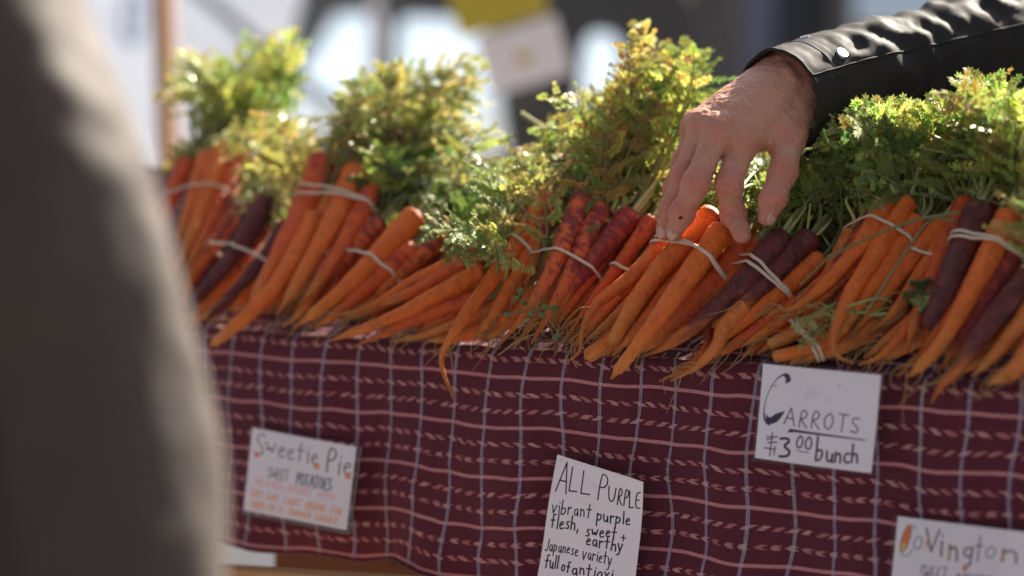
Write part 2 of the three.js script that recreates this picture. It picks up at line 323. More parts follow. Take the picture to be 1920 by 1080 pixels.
function carrotGeo(pts, r0, kind, o = {}) {
  const n = o.n ?? 84, sides = o.sides ?? 18, cv = new THREE.CatmullRomCurve3(pts, false, 'centripetal'), L = cv.getLength();
  const body = o.body ?? .88, K = KINDS[kind], sd = rnd() * 100, S = [];
  for (let i = 0; i < n; i++) { const t = i / (n - 1); S.push(t < .16 ? t * t / .16 * .6 + t * .12 : lerp(.1152, 1, (t - .16) / .84)); }   // denser at the shoulder
  const fr = frames(S.map((s) => cv.getPointAt(clamp(s))));
  const rOf = (s) => {
    let r = s < body ? r0 * (1 - (o.taper ?? .62) * Math.pow(s / body, 1.25)) : lerp(r0 * (1 - (o.taper ?? .62)), .0011, Math.pow((s - body) / (1 - body), .55));
    const sh = clamp(s * L / (r0 * .75)); r *= Math.sqrt(Math.max(.02, 1 - (1 - sh) ** 2.2)); return Math.max(.0009, r);
  };
  const green = [.2, .2, .04];
  const g = skin(n, sides, (i, a) => {
    const f = fr[i], s = S[i];
    const ring = noise(s * L * 190 + sd, Math.cos(a) * .8, Math.sin(a) * .8), big = noise(s * L * 22, Math.cos(a) * .5 + sd, Math.sin(a) * .5);
    const cre = noise(s * L * 330 + sd * 3, Math.cos(a) * .5, Math.sin(a) * .5), groove = -.055 * smooth(.45, .8, cre);
    const r = rOf(s) * (1 + (.045 * ring + groove) * (s < body ? 1 : .4) + .08 * big);
    return f.c.clone().addScaledVector(f.x, Math.cos(a) * r).addScaledVector(f.y, Math.sin(a) * r);
  }, (i, a) => {
    const s = S[i], ca = Math.cos(a), sa = Math.sin(a);
    const bands = noise(s * L * 120 + sd, ca * .7, sa * .7 + sd), blot = noise(s * L * 30, ca * .9 + sd, sa * .9);
    let mix = kind === 'm' ? smooth(-.25, .35, bands * .7 + blot * .6 + .5 - s * 1.3) : kind === 'd' ? smooth(.3, .75, bands * .8 + blot * .25 + .15) : kind === 'p' ? smooth(-.2, .5, blot) : kind === 'r' ? smooth(.1, .6, blot * .6 + bands * .35 + .3 - s) : smooth(0, .8, blot * .6 + bands * .4);
    const tipMix = kind === 'p' || kind === 'd' ? smooth(o.tip ?? .55, (o.tip ?? .55) + .22, s + .1 * blot) : smooth(.6, 1, s + .1 * blot) * .9;
    const c = [0, 1, 2].map((q) => lerp(lerp(K[0][q], K[1][q], mix), K[2][q], tipMix) * (1 + .1 * noise(s * L * 400 + sd, ca * 3, sa * 3)));
    const scar = smooth(.62, .7, noise(s * L * 260 + sd * 2, ca * 1.6, sa * 1.6)) * .45;       // pale or dark cross marks
    const pale = kind === 'p' || kind === 'd' ? [.5, .2, .1] : [.42, .12, .03];
    const soil = .22 * smooth(.25, .7, noise(s * L * 45 + sd, ca * 1.4 + 3, sa * 1.4)) + .16 * smooth(.5, .85, noise(s * L * 330 + sd * 3, ca * .5, sa * .5)) + .35 * smooth(.03, 0, s);
    for (let q = 0; q < 3; q++) c[q] = lerp(c[q], [.16, .085, .045][q], Math.min(.5, soil));
    const cg = s * L < .006 ? (1 - s * L / .006) * .7 : 0;
    for (let q = 0; q < 3; q++) { c[q] = lerp(c[q], pale[q], .6 * scar * (s < body ? 1 : 0)); c[q] = lerp(c[q], green[q], cg * (kind === 'p' || kind === 'd' ? .3 : .6)); }
    return { r: c[0], g: c[1], b: c[2] };
  });
  const geos = [g];
  for (let h = 0; h < Math.round((o.hairs ?? 1) * 1.7); h++) {          // thin side roots near the tip
    const s = rr(.62, .97), f = fr[Math.min(n - 1, Math.round(s * (n - 1)))], a = rr(0, 6.28), rad = rOf(s);
    const d = f.x.clone().multiplyScalar(Math.cos(a)).addScaledVector(f.y, Math.sin(a)), p = f.c.clone().addScaledVector(d, rad * .8), l = rr(.01, .034) * (o.hairLen ?? 1);
    const w = V(rr(-1, 1), rr(-1.2, .1), rr(-.6, .5)).multiplyScalar(.4);
    const P = [p, p.clone().addScaledVector(d, l * .3).addScaledVector(f.t, l * .3), p.clone().addScaledVector(d, l * .4).addScaledVector(f.t, l * .7).addScaledVector(w, l * .6), p.clone().addScaledVector(d, l * .3).addScaledVector(f.t, l * .9).addScaledVector(w, l * 1.6)];
    const hc = { r: .74, g: .45, b: .19 };
    geos.push(taperTube(P, .0009, .0003, 10, 5, () => hc));
  }
  const out = mergeGeometries(geos); return { geo: out, cv, L, rOf };
}
// ------------------------------------------------------------------ carrot tops
const leafMat = phys({ vertexColors: true, roughness: .92, transmission: .58, thickness: 0, side: THREE.DoubleSide, specularIntensity: .4, clearcoat: .6, clearcoatRoughness: .22 });
const HUES = {
  green: [[.26, .37, .08], [.34, .45, .1], [.45, .53, .13]],
  lime: [[.45, .53, .12], [.56, .62, .14], [.64, .64, .18]],
  olive: [[.4, .41, .12], [.5, .48, .14], [.6, .54, .2]],
  gold: [[.5, .43, .1], [.58, .47, .11], [.5, .34, .1]],
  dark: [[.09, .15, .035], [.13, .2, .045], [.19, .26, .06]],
};
function frondGeo(P0, P1, P2, P3, o) {
  const cv = new THREE.CubicBezierCurve3(P0, P1, P2, P3), L = cv.getLength(), pos = [], nor = [], col = [];
  const hue = HUES[o.hue], base = hue[Math.floor(rnd() * 3)], stem = o.hue === 'gold' ? [.4, .28, .12] : o.hue === 'dark' ? [.2, .24, .08] : [.36, .38, .13], v0 = rr(.75, 1.3);
  const tri = (a, b, c, n, k) => { for (const p of [a, b, c]) { pos.push(p.x, p.y, p.z); nor.push(n.x, n.y, n.z); col.push(k[0], k[1], k[2]); } };
  const stick = (a, b, ra, rb, k) => {             // three-sided stem piece
    const t = b.clone().sub(a).normalize(), x = (Math.abs(t.y) < .9 ? V(0, 1, 0) : V(1, 0, 0)).cross(t).normalize(), y = t.clone().cross(x);
    const q = [0, 1, 2, 3].map((i) => x.clone().multiplyScalar(Math.cos(i * 1.5708)).addScaledVector(y, Math.sin(i * 1.5708)));
    for (let i = 0; i < 4; i++) {
      const n0 = q[i], n1 = q[(i + 1) % 4], a0 = a.clone().addScaledVector(n0, ra), a1 = a.clone().addScaledVector(n1, ra), b0 = b.clone().addScaledVector(n0, rb), b1 = b.clone().addScaledVector(n1, rb), n = n0.clone().add(n1).normalize();
      tri(a0, a1, b0, n, k); tri(a1, b1, b0, n, k);
    }
  };
  const ns = 14; let prev = cv.getPoint(0);
  const sr = o.sr ?? .0016;
  for (let i = 1; i <= ns; i++) { const p = cv.getPoint(i / ns); stick(prev, p, sr * lerp(1.25, .35, (i - 1) / ns), sr * lerp(1.25, .35, i / ns), stem); prev = p; }
  const face = o.face.clone();
  const leaflet = (p, d, n, len, k) => {
    const s = d.clone().cross(n).normalize();
    for (const [dx, an, l] of [[0, 0, 1], [.2, .75, .68], [.2, -.75, .68]]) {
      const dd = d.clone().multiplyScalar(Math.cos(an)).addScaledVector(s, Math.sin(an)), ss = dd.clone().cross(n).normalize(), a = p.clone().addScaledVector(d, len * dx);
      const tip = a.clone().addScaledVector(dd, len * l).addScaledVector(n, -len * .18), m = a.clone().addScaledVector(dd, len * l * .55), w = len * .165;
      const n1 = n.clone().addScaledVector(ss, .35).normalize(), n2 = n.clone().addScaledVector(ss, -.35).normalize(), k2 = k.map((q) => q * rr(.8, 1.2));
      tri(a, m.clone().addScaledVector(ss, w), tip, n1, k2); tri(a, tip, m.clone().addScaledVector(ss, -w), n2, k2);
    }
  };
  const np = o.pairs ?? 8, start = o.start ?? .32;
  for (let i = 0; i <= np; i++) {
    const u = lerp(start, 1, Math.pow(i / np, .9)), p = cv.getPoint(Math.min(1, u)), t = cv.getTangent(Math.min(1, u)), q = i / np;
    let side = t.clone().cross(face).normalize(); const n0 = side.clone().cross(t).normalize(), pl = (o.pinna ?? .034) * (1 - .72 * q) * rr(.75, 1.2);
    for (const sg of i === np ? [0] : [-1, 1]) {
      const dir = sg ? t.clone().multiplyScalar(.62).addScaledVector(side, sg * .85).addScaledVector(n0, rr(-.5, .5)).normalize() : t.clone();
      const nn = n0.clone().addScaledVector(V(rr(-1, 1), rr(-1, 1), rr(-1, 1)), .5); nn.addScaledVector(dir, -nn.dot(dir)).normalize();
      const curl = V(rr(-1, 1), rr(-1, .3), rr(-1, 1)).multiplyScalar(.35), end = p.clone().addScaledVector(dir, pl).addScaledVector(curl, pl);
      const mid = p.clone().addScaledVector(dir, pl * .52).addScaledVector(curl, pl * .18);
      stick(p, mid, .0006, .0005, stem); stick(mid, end, .0005, .0003, stem);
      const kk = (rnd() < .07 ? HUES[o.alt ?? 'gold'][Math.floor(rnd() * 3)] : hue[Math.floor(rnd() * 3)]).map((c, z) => lerp(c, base[z], .5) * v0 * rr(.85, 1.15));
      const m = Math.max(3, Math.round(8 * pl / .036)), sd = dir.clone().cross(nn).normalize();
      for (let j = 1; j <= m; j++) {
        const f = j / (m + .3), pp = f < .5 ? p.clone().lerp(mid, f * 2) : mid.clone().lerp(end, f * 2 - 1), ll = (o.leaf ?? .012) * (1.15 - .55 * f) * rr(.75, 1.25);
        for (const s2 of [-1, 1]) leaflet(pp, dir.clone().multiplyScalar(.7).addScaledVector(sd, s2 * .75).addScaledVector(nn, rr(-.35, .35)).normalize(), nn, ll, kk);
      }
      leaflet(end, dir, nn, (o.leaf ?? .012), kk);
    }
  }
  const g = new THREE.BufferGeometry();
  g.setAttribute('position', new THREE.Float32BufferAttribute(pos, 3)); g.setAttribute('normal', new THREE.Float32BufferAttribute(nor, 3)); g.setAttribute('color', new THREE.Float32BufferAttribute(col, 3));
  return g;
}
const stalkMat = std({ vertexColors: true, roughness: .55 });
const rdir = () => V(rr(-1, 1), rr(-1, 1), rr(-1, 1));
function greens(bunch, crowns, list) {
  if (list.length && !list.bare) for (const c of crowns) for (let i = 0; i < 3; i++) {        // the sheaf of leaf stalks that grows from each crown
    const q = list[Math.floor(rnd() * list.length)], tg = at(q.c[0] + rr(-.5, .5) * q.r[0], q.c[1] + rr(-.2, .6) * q.r[1], depthOf(c.p) + (q.d ?? .06)), L = Math.min(.13, tg.distanceTo(c.p) * .7);
    const d = tg.clone().sub(c.p).normalize(), s0 = c.p.clone().addScaledVector(c.t, -.005).addScaledVector(rdir(), .003), P = [s0, s0.clone().addScaledVector(c.t, L * .3).addScaledVector(rdir(), .004), s0.clone().addScaledVector(c.t, L * .45).addScaledVector(d, L * .3).addScaledVector(rdir(), .008), s0.clone().addScaledVector(c.t, L * .4).addScaledVector(d, L * .65).addScaledVector(rdir(), .012)], g0 = rr(.75, 1.15);
    wpart('stalk', taperTube(P, rr(.0022, .0032), .0011, 12, 6, (k) => ({ r: lerp(.46, .3, k / 11) * g0, g: lerp(.46, .36, k / 11) * g0, b: lerp(.22, .09, k / 11) * g0 })), stalkMat, bunch);
  }
  for (const q of list) for (let i = 0; i < Math.ceil(q.n * (q.all ? 1 : .52)); i++) {
    const c = crowns[Math.floor(rnd() * crowns.length)], a = rr(0, 6.283), m = Math.sqrt(rnd());
    const wd = q.all ? 1 : 1.18, target = at(q.c[0] + Math.cos(a) * m * q.r[0] * wd, q.c[1] + Math.sin(a) * m * q.r[1] * (Math.sin(a) < 0 ? wd : .95), depthOf(c.p) + (q.d ?? .06) + rr(-.06, .06));
    const L = target.distanceTo(c.p), P0 = c.p.clone().addScaledVector(c.t, -.004), P1 = P0.clone().addScaledVector(c.t, L * .42).addScaledVector(rdir(), L * .07);
    const drift = target.clone().sub(P1).normalize(), P2 = target.clone().addScaledVector(drift, -L * .3).add(V(0, L * (q.droop ?? .12), 0)).addScaledVector(rdir(), L * .13);
    const hue = Array.isArray(q.hue) ? q.hue[Math.floor(rnd() * q.hue.length)] : q.hue ?? 'green';
    const g = frondGeo(P0, P1, P2, target, { hue, alt: q.alt, face: F.clone().negate().add(V(0, .8, 0)).addScaledVector(rdir(), .8).normalize(), leaf: (q.leaf ?? .0105) * .7 * rr(.85, 1.2), pinna: (q.pinna ?? .034) * rr(.9, 1.6), pairs: q.pairs ?? 7, start: q.start ?? .4, sr: rr(.0013, .0023) });
    wpart('leaf', g, leafMat, bunch);
  }
}
// a bunch: carrots given by pixels from crown to tip, lifted off the slope of the pile
const GROUP = 'carrot bunches piled on the sloping stand';
function rubberBand(bunch, carrots, bp, tilt = 0, lift = 0) {
  const axis = V(); for (const c of carrots) axis.add(c.cv.getPointAt(.25).sub(c.cv.getPointAt(.55)).normalize()); axis.normalize();
  axis.addScaledVector(V(1, 0, 0), tilt).normalize();
  const P0 = onPile(bp[0], bp[1], lift), x = V(1, 0, 0).addScaledVector(axis, -axis.x).normalize(), y = axis.clone().cross(x), pts = [];
  for (const c of carrots) {
    let best = null, bd = 1e9, bs = 0; for (let i = 2; i <= 80; i++) { const s = i / 90, p = c.cv.getPointAt(s), d = Math.abs(p.clone().sub(P0).dot(axis)); if (d < bd) { bd = d; best = p; bs = s; } }
    if (bd > .02) continue; const d = best.clone().sub(P0), r = c.rOf(bs) * 1.04 + .0011;
    for (let k = 0; k < 20; k++) pts.push([d.dot(x) + Math.cos(k * .31416) * r, d.dot(y) + Math.sin(k * .31416) * r]);
  }
  if (pts.length < 3) return;
  pts.sort((a, b) => a[0] - b[0] || a[1] - b[1]);
  const cr = (o, a, b) => (a[0] - o[0]) * (b[1] - o[1]) - (a[1] - o[1]) * (b[0] - o[0]), lo = [], up = [];
  for (const p of pts) { while (lo.length > 1 && cr(lo.at(-2), lo.at(-1), p) <= 0) lo.pop(); lo.push(p); }
  for (const p of pts.reverse()) { while (up.length > 1 && cr(up.at(-2), up.at(-1), p) <= 0) up.pop(); up.push(p); }
  const hull = lo.slice(0, -1).concat(up.slice(0, -1)), loop = [];
  for (let i = 0; i < hull.length; i++) { const a = hull[i], b = hull[(i + 1) % hull.length], l = Math.hypot(a[0] - b[0], a[1] - b[1]), m = Math.max(1, Math.floor(l / .006)); for (let k = 0; k < m; k++) loop.push([lerp(a[0], b[0], k / m), lerp(a[1], b[1], k / m)]); }
  const cv = new THREE.CatmullRomCurve3(loop.map(([a, b], i) => P0.clone().addScaledVector(x, a).addScaledVector(y, b).addScaledVector(axis, .0014 * noise(a * 40, b * 40, P0.x * 9))), true, 'centripetal');
  const n = 120, fr = frames(cv.getPoints(n)); // flattened strap section
  const g = skin(n + 1, 8, (i, t) => { const c = cv.getPointAt(i / n % 1), out = c.clone().sub(P0).addScaledVector(axis, -c.clone().sub(P0).dot(axis)).normalize(); return c.addScaledVector(out, Math.cos(t) * .0009).addScaledVector(axis, Math.sin(t) * .0019); }, null, false, false);
  wpart('rubber_band', g, bandMat, bunch);
}
function carrotBunch(label, spec) {
  const first = spec.carrots[0][3], anchor = onPile(first[0], first[1], 0);
  const b = thing('carrot_bunch', label, 'carrot bunch', anchor, GROUP), made = [], crowns = [];
  const list = spec.carrots.slice();
  if (spec.bands.length) for (let k = 0; k < 2; k++) {      // slim carrots tucked between the big ones
    const src = spec.carrots[1 + Math.floor(rnd() * (spec.carrots.length - 1))], dx = rr(-26, 26), dy = rr(4, 16);
    list.push([['o', 'y', 'r', 'm'][Math.floor(rnd() * 4)], src[1] * .62, src[2] - .012, src[3].map((v, i) => i % 2 ? v + dy * (1 - i / src[3].length) : v + dx), { hairs: 2, body: .8 }]);
  }
  for (const [kind, w, lift, px, o = {}] of list) {
    const pts = []; for (let i = 0; i < px.length; i += 2) { const s = i / (px.length - 2); pts.push(onPile(px[i], px[i + 1], lift * lerp(1, o.tipLift ?? .5, s) + (spec.lift ?? 0) + .006)); }
    const r0 = w * .465 * depthOf(pts[0]) / FPX, c = carrotGeo(pts, r0, kind, o);
    wpart('carrot', c.geo, carrotMat, b); made.push(c);
    const t = pts[0].clone().sub(c.cv.getPointAt(.2)).normalize();
    crowns.push({ p: pts[0].clone().addScaledVector(t, -.002), t });
  }
  for (const [x, y, tilt] of spec.bands ?? []) rubberBand(b, spec.banded ? spec.banded.map((i) => made[i]) : made, [x, y], tilt ?? 0, (spec.lift ?? 0) + .02);
  for (const [pts, lift, r0, r1, c] of spec.stalks ?? []) { const P = []; for (let i = 0; i < pts.length; i += 2) P.push(onPile(pts[i], pts[i + 1], lift)); wpart('stalk', taperTube(P, r0, r1, 26, 7), std({ color: rgb(...c), roughness: .6 }), b); }
  greens(b, spec.leafy ? spec.leafy.map((i) => crowns[i]) : crowns, spec.greens ?? []);
  return b;
}
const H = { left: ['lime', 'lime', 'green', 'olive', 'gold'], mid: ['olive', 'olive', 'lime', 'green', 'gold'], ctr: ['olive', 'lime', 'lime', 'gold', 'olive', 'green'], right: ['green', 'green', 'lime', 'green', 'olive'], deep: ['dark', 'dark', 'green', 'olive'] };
carrotBunch('blurred bunch of bright orange carrots at the far left end, beside the grey-brown coat sleeve', {
  carrots: [['r', 46, .02, [350, 300, 322, 370, 290, 450]], ['o', 48, .026, [392, 288, 362, 380, 330, 462]], ['o', 46, .026, [424, 268, 378, 390, 334, 502]], ['r', 46, .012, [456, 288, 402, 400, 345, 515]], ['o', 44, .0, [430, 320, 370, 440, 300, 540]]],
  bands: [[368, 368]], lift: .012,
  greens: [{ c: [350, 190], r: [55, 75], n: 12, d: .08, hue: H.left, leaf: .013 }, { c: [470, 170], r: [60, 70], n: 12, d: .1, hue: H.left, leaf: .014 }, { c: [545, 72], r: [14, 14], n: 3, all: 1, d: .11, hue: ['lime'], droop: 0 }, { c: [352, 112], r: [16, 14], n: 3, all: 1, d: .1, hue: ['lime', 'olive'], droop: 0 }, { c: [525, 110], r: [38, 45], n: 9, d: .1, hue: ['lime', 'green'], leaf: .014 }, { c: [330, 260], r: [38, 50], n: 6, d: .03, hue: H.left }],
});
carrotBunch('blurred bunch of dusky purple and orange carrots, second from the left end of the pile', {
  carrots: [['m', 40, .014, [446, 372, 396, 470, 335, 545]], ['p', 56, .024, [505, 372, 440, 476, 345, 588], { tip: .95 }], ['p', 52, .012, [548, 420, 478, 512, 385, 602], { tip: .95 }], ['y', 36, .004, [520, 480, 450, 550, 362, 606]], ['o', 36, .0, [480, 500, 420, 560, 348, 604]], ['y', 36, -.004, [560, 500, 490, 570, 420, 612]]],
  bands: [[430, 472]], lift: .002,
  greens: [{ c: [520, 300], r: [75, 80], n: 16, d: .05, hue: ['olive', 'dark', 'green', 'olive'] }, { c: [470, 250], r: [60, 60], n: 8, d: .08, hue: H.left }],
});
carrotBunch('blurred long red-orange carrots with a doubled band, one tip poking over the cloth edge', {
  carrots: [['r', 62, .034, [612, 292, 560, 410, 508, 505, 462, 592], { body: .9 }], ['o', 52, .022, [596, 400, 530, 520, 468, 588, 392, 650], { body: .95 }], ['o', 56, .034, [672, 312, 622, 420, 572, 505, 522, 588]], ['r', 48, .024, [708, 334, 654, 440, 604, 520, 560, 575]], ['y', 50, .018, [640, 350, 580, 450, 520, 540, 470, 600]], ['o', 44, .006, [690, 400, 620, 500, 560, 590, 530, 612]]],
  bands: [[606, 384, .1], [604, 398, -.05]], lift: .014,
  greens: [{ c: [640, 215], r: [60, 60], n: 14, d: .07, hue: H.mid }, { c: [740, 190], r: [80, 55], n: 20, d: .07, hue: H.mid, leaf: .012 }, { c: [800, 250], r: [80, 80], n: 22, d: .07, hue: ['olive', 'olive', 'lime', 'dark', 'gold'], droop: .25 }, { c: [905, 128], r: [22, 16], n: 3, all: 1, d: .1, hue: ['olive', 'lime'], droop: 0 }, { c: [745, 132], r: [20, 14], n: 3, all: 1, d: .1, hue: ['olive', 'lime'], droop: 0 }, { c: [870, 118], r: [20, 14], n: 2, all: 1, d: .1, hue: ['olive'], droop: 0 }, { c: [875, 170], r: [42, 45], n: 9, d: .08, hue: ['olive', 'lime'], leaf: .012 }],
});
carrotBunch('blurred bunch of one thick orange and dull purple carrots left of the drooping sprig', {
  carrots: [['m', 48, .018, [716, 410, 650, 485, 568, 560]], ['o', 58, .028, [784, 398, 700, 490, 625, 560, 550, 616]], ['r', 48, .014, [780, 460, 694, 535, 642, 580, 590, 615]], ['y', 42, .01, [680, 415, 620, 500, 540, 570]], ['m', 42, .0, [800, 470, 720, 550, 640, 606]]],
  bands: [[684, 492]], lift: .006,
  greens: [{ c: [780, 330], r: [80, 60], n: 16, d: .05, hue: ['dark', 'olive', 'dark', 'green'], droop: .2 }, { c: [850, 290], r: [55, 70], n: 12, d: .06, hue: ['olive', 'dark'], droop: .25 }],
});
carrotBunch('low bunch of reddish carrots with long hairy root tails under the drooping green sprig', {
  carrots: [['m', 50, .006, [858, 415, 780, 490, 695, 562]], ['o', 40, .026, [905, 470, 850, 494, 772, 530, 690, 578, 620, 592], { body: .72, hairs: 3 }], ['r', 46, .03, [935, 452, 866, 495, 790, 540, 700, 578], { hairs: 1 }], ['o', 46, .024, [912, 505, 820, 555, 735, 596, 615, 640], { body: .86, hairs: 2 }], ['r', 44, .01, [900, 560, 810, 590, 730, 622, 662, 650], { body: .7, hairs: 4 }], ['m', 44, .002, [940, 540, 860, 590, 780, 622]], ['y', 36, .006, [800, 520, 720, 566, 640, 600], { hairs: 5 }]],
  bands: [], lift: .008,
  greens: [{ c: [875, 425], r: [55, 35], n: 7, d: -.07, hue: ['green', 'lime', 'green'], leaf: .012, start: .5 }, { c: [925, 360], r: [45, 50], n: 12, d: .05, hue: ['green', 'dark', 'green'] }],
});
carrotBunch('bunch of orange carrots with one crimson, its longest tail hanging down over the cloth', {
  carrots: [['d', 36, .022, [1018, 358, 960, 440, 900, 525, 872, 560]], ['o', 50, .03, [1032, 362, 962, 470, 900, 555, 852, 622, 828, 676, 850, 748], { body: .72, taper: .55, hairs: 1 }], ['o', 46, .018, [1012, 452, 962, 530, 925, 590, 888, 638], { hairs: 2 }], ['r', 46, .01, [1030, 420, 970, 540, 905, 632], { hairs: 3 }], ['y', 38, .004, [975, 560, 900, 590, 820, 620, 735, 640], { body: .7, hairs: 4 }], ['o', 36, .0, [960, 600, 880, 628, 800, 640], { hairs: 4 }]],
  bands: [[968, 466]], lift: .012,
  stalks: [[[1062, 300, 1000, 310, 968, 335, 955, 362, 985, 398, 988, 425, 972, 442], .07, .0019, .001, [.14, .08, .03]], [[1020, 260, 990, 300, 962, 340, 950, 400], .06, .0012, .0007, [.2, .13, .04]]],
  greens: [{ c: [1010, 275], r: [40, 45], n: 9, d: .1, hue: H.ctr, droop: .2 }, { c: [985, 335], r: [30, 50], n: 3, d: .06, hue: ['gold', 'olive'], droop: .3 }],
});
carrotBunch('upright bunch of crimson mottled carrots with thin hairy roots, left of the hand', {
  carrots: [['d', 46, .032, [1062, 326, 1036, 398, 1008, 472, 985, 540]], ['m', 52, .038, [1102, 350, 1060, 450, 1015, 545, 975, 600, 938, 645], { body: .8, hairs: 3 }], ['m', 50, .028, [1130, 384, 1090, 470, 1040, 570, 996, 645], { body: .82, hairs: 3 }], ['d', 52, .02, [1188, 396, 1120, 480, 1068, 545, 1020, 612], { tip: .62, hairs: 2 }], ['r', 42, .008, [1150, 450, 1090, 540, 1030, 620], { hairs: 3 }], ['y', 34, .012, [1080, 500, 1010, 590, 965, 650], { body: .75, hairs: 5 }], ['o', 36, .0, [1010, 540, 960, 600, 905, 640], { hairs: 4 }]],
  bands: [[1050, 498]], lift: .014,
  stalks: [[[1098, 330, 1060, 270, 1020, 240, 978, 212], .05, .0026, .0022, [.42, .44, .16]], [[1150, 400, 1190, 370, 1210, 330, 1180, 300], .04, .0018, .0012, [.4, .36, .14]], [[1130, 384, 1100, 330, 1130, 280, 1180, 240], .045, .002, .0012, [.36, .4, .14]]],
  greens: [{ c: [1090, 220], r: [75, 55], n: 20, d: .08, hue: H.ctr }, { c: [1175, 245], r: [80, 75], n: 26, d: .09, hue: H.ctr }, { c: [1200, 52], r: [10, 16], n: 3, all: 1, d: .09, hue: ['olive', 'gold'], droop: 0, pinna: .024 }, { c: [1284, 88], r: [26, 12], n: 4, all: 1, d: .09, hue: ['lime'], droop: .15 }, { c: [1200, 120], r: [34, 62], n: 8, d: .08, hue: ['olive', 'gold', 'olive'], pinna: .026 }, { c: [1275, 145], r: [42, 55], n: 15, d: .08, hue: ['lime', 'green', 'lime'], leaf: .013 }, { c: [1130, 270], r: [80, 36], n: 9, d: .12, hue: ['olive', 'dark', 'gold'], droop: .25 }],
});
carrotBunch('half hidden bunch of slim orange carrots squeezed between the crimson bunch and the hand', {
  carrots: [['r', 40, .02, [1226, 408, 1160, 500, 1105, 570, 1058, 640], { body: .76, hairs: 4 }], ['m', 40, .01, [1246, 446, 1180, 535, 1130, 590, 1088, 640], { hairs: 3 }], ['y', 36, .004, [1190, 500, 1130, 580, 1070, 655], { body: .76, hairs: 4 }], ['o', 36, -.002, [1240, 500, 1180, 590, 1110, 650], { hairs: 3 }]],
  bands: [[1158, 506]], lift: .004,
  greens: [{ c: [1235, 315], r: [50, 50], n: 12, d: .1, hue: H.ctr }],
});
carrotBunch('bunch of plump bright orange carrots directly under the reaching fingertips', {
  carrots: [['o', 44, .034, [1262, 440, 1182, 521, 1117, 572, 1092, 619, 1085, 660, 1064, 678], { body: .7, taper: .66, hairs: 1, tipLift: .8 }], ['o', 60, .046, [1345, 396, 1237, 506, 1176, 592, 1142, 652], { body: .95, taper: .58, tipLift: .55, hairs: 0 }], ['o', 54, .048, [1358, 424, 1300, 505, 1222, 612, 1146, 710], { body: .95, taper: .6, tipLift: .8, hairs: 0 }], ['o', 44, .026, [1330, 460, 1268, 525, 1200, 608, 1148, 668], { body: .9, tipLift: .7, hairs: 0 }], ['r', 70, .016, [1418, 452, 1330, 540, 1250, 620, 1180, 660], { body: .95 }], ['o', 50, .014, [1260, 560, 1165, 628, 1095, 672], { body: .96, taper: .4, hairs: 0 }], ['y', 38, .01, [1250, 500, 1170, 580, 1100, 640], {}]],
  bands: [[1270, 490, .05], [1268, 498, -.06]], banded: [0, 1, 2, 3, 4], lift: .012,
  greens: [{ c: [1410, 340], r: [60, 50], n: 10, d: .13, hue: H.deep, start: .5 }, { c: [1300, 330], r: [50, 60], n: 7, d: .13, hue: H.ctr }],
});
carrotBunch('bunch of dark purple ringed carrots with a doubled pale band, right of the hand', {
  carrots: [['p', 58, .036, [1472, 436, 1399, 524, 1327, 592, 1250, 648, 1206, 668], { body: .84, tip: .6, hairs: 0 }], ['p', 54, .03, [1526, 438, 1453, 512, 1404, 560, 1334, 614], { body: .97, tip: .62, taper: .5, hairs: 1 }], ['o', 40, .026, [1430, 452, 1390, 500, 1340, 552, 1290, 600]], ['y', 42, .018, [1400, 570, 1362, 606, 1342, 650, 1308, 686, 1258, 714], { body: .72, hairs: 2, tipLift: 1 }], ['o', 50, .014, [1546, 480, 1450, 560, 1381, 612, 1320, 660], { hairs: 2 }], ['o', 44, .004, [1560, 520, 1470, 600, 1390, 650], {}], ['r', 44, .0, [1500, 560, 1420, 620, 1330, 672], { hairs: 3 }]],
  bands: [[1424, 514, .06], [1420, 528, -.1]], banded: [0, 1, 2, 4], lift: .008,
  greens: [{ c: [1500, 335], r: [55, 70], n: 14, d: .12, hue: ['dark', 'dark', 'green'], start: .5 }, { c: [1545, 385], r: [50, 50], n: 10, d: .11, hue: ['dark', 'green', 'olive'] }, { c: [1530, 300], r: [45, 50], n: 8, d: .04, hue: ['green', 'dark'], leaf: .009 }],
});
carrotBunch('low bunch of stubby orange tips and tangled roots just above the carrots price sign', {
  carrots: [['y', 36, .012, [1560, 580, 1500, 620, 1440, 648], { body: .98, taper: .3, hairs: 2, hairLen: .5 }], ['o', 38, .014, [1600, 600, 1530, 650, 1448, 670], { body: .98, taper: .35, hairs: 1, hairLen: .5 }], ['y', 36, .006, [1650, 600, 1580, 650, 1480, 682], { body: .96, hairs: 4 }], ['o', 38, -.002, [1580, 560, 1490, 612, 1420, 664], { hairs: 3 }], ['r', 40, -.006, [1530, 570, 1450, 630, 1390, 668], { hairs: 2 }]],
  bands: [[1490, 606], [1500, 622, .1]], lift: .004,
  greens: [{ c: [1500, 630], r: [30, 22], n: 2, d: -.06, hue: ['green', 'olive'], leaf: .006, pinna: .02 }],
});
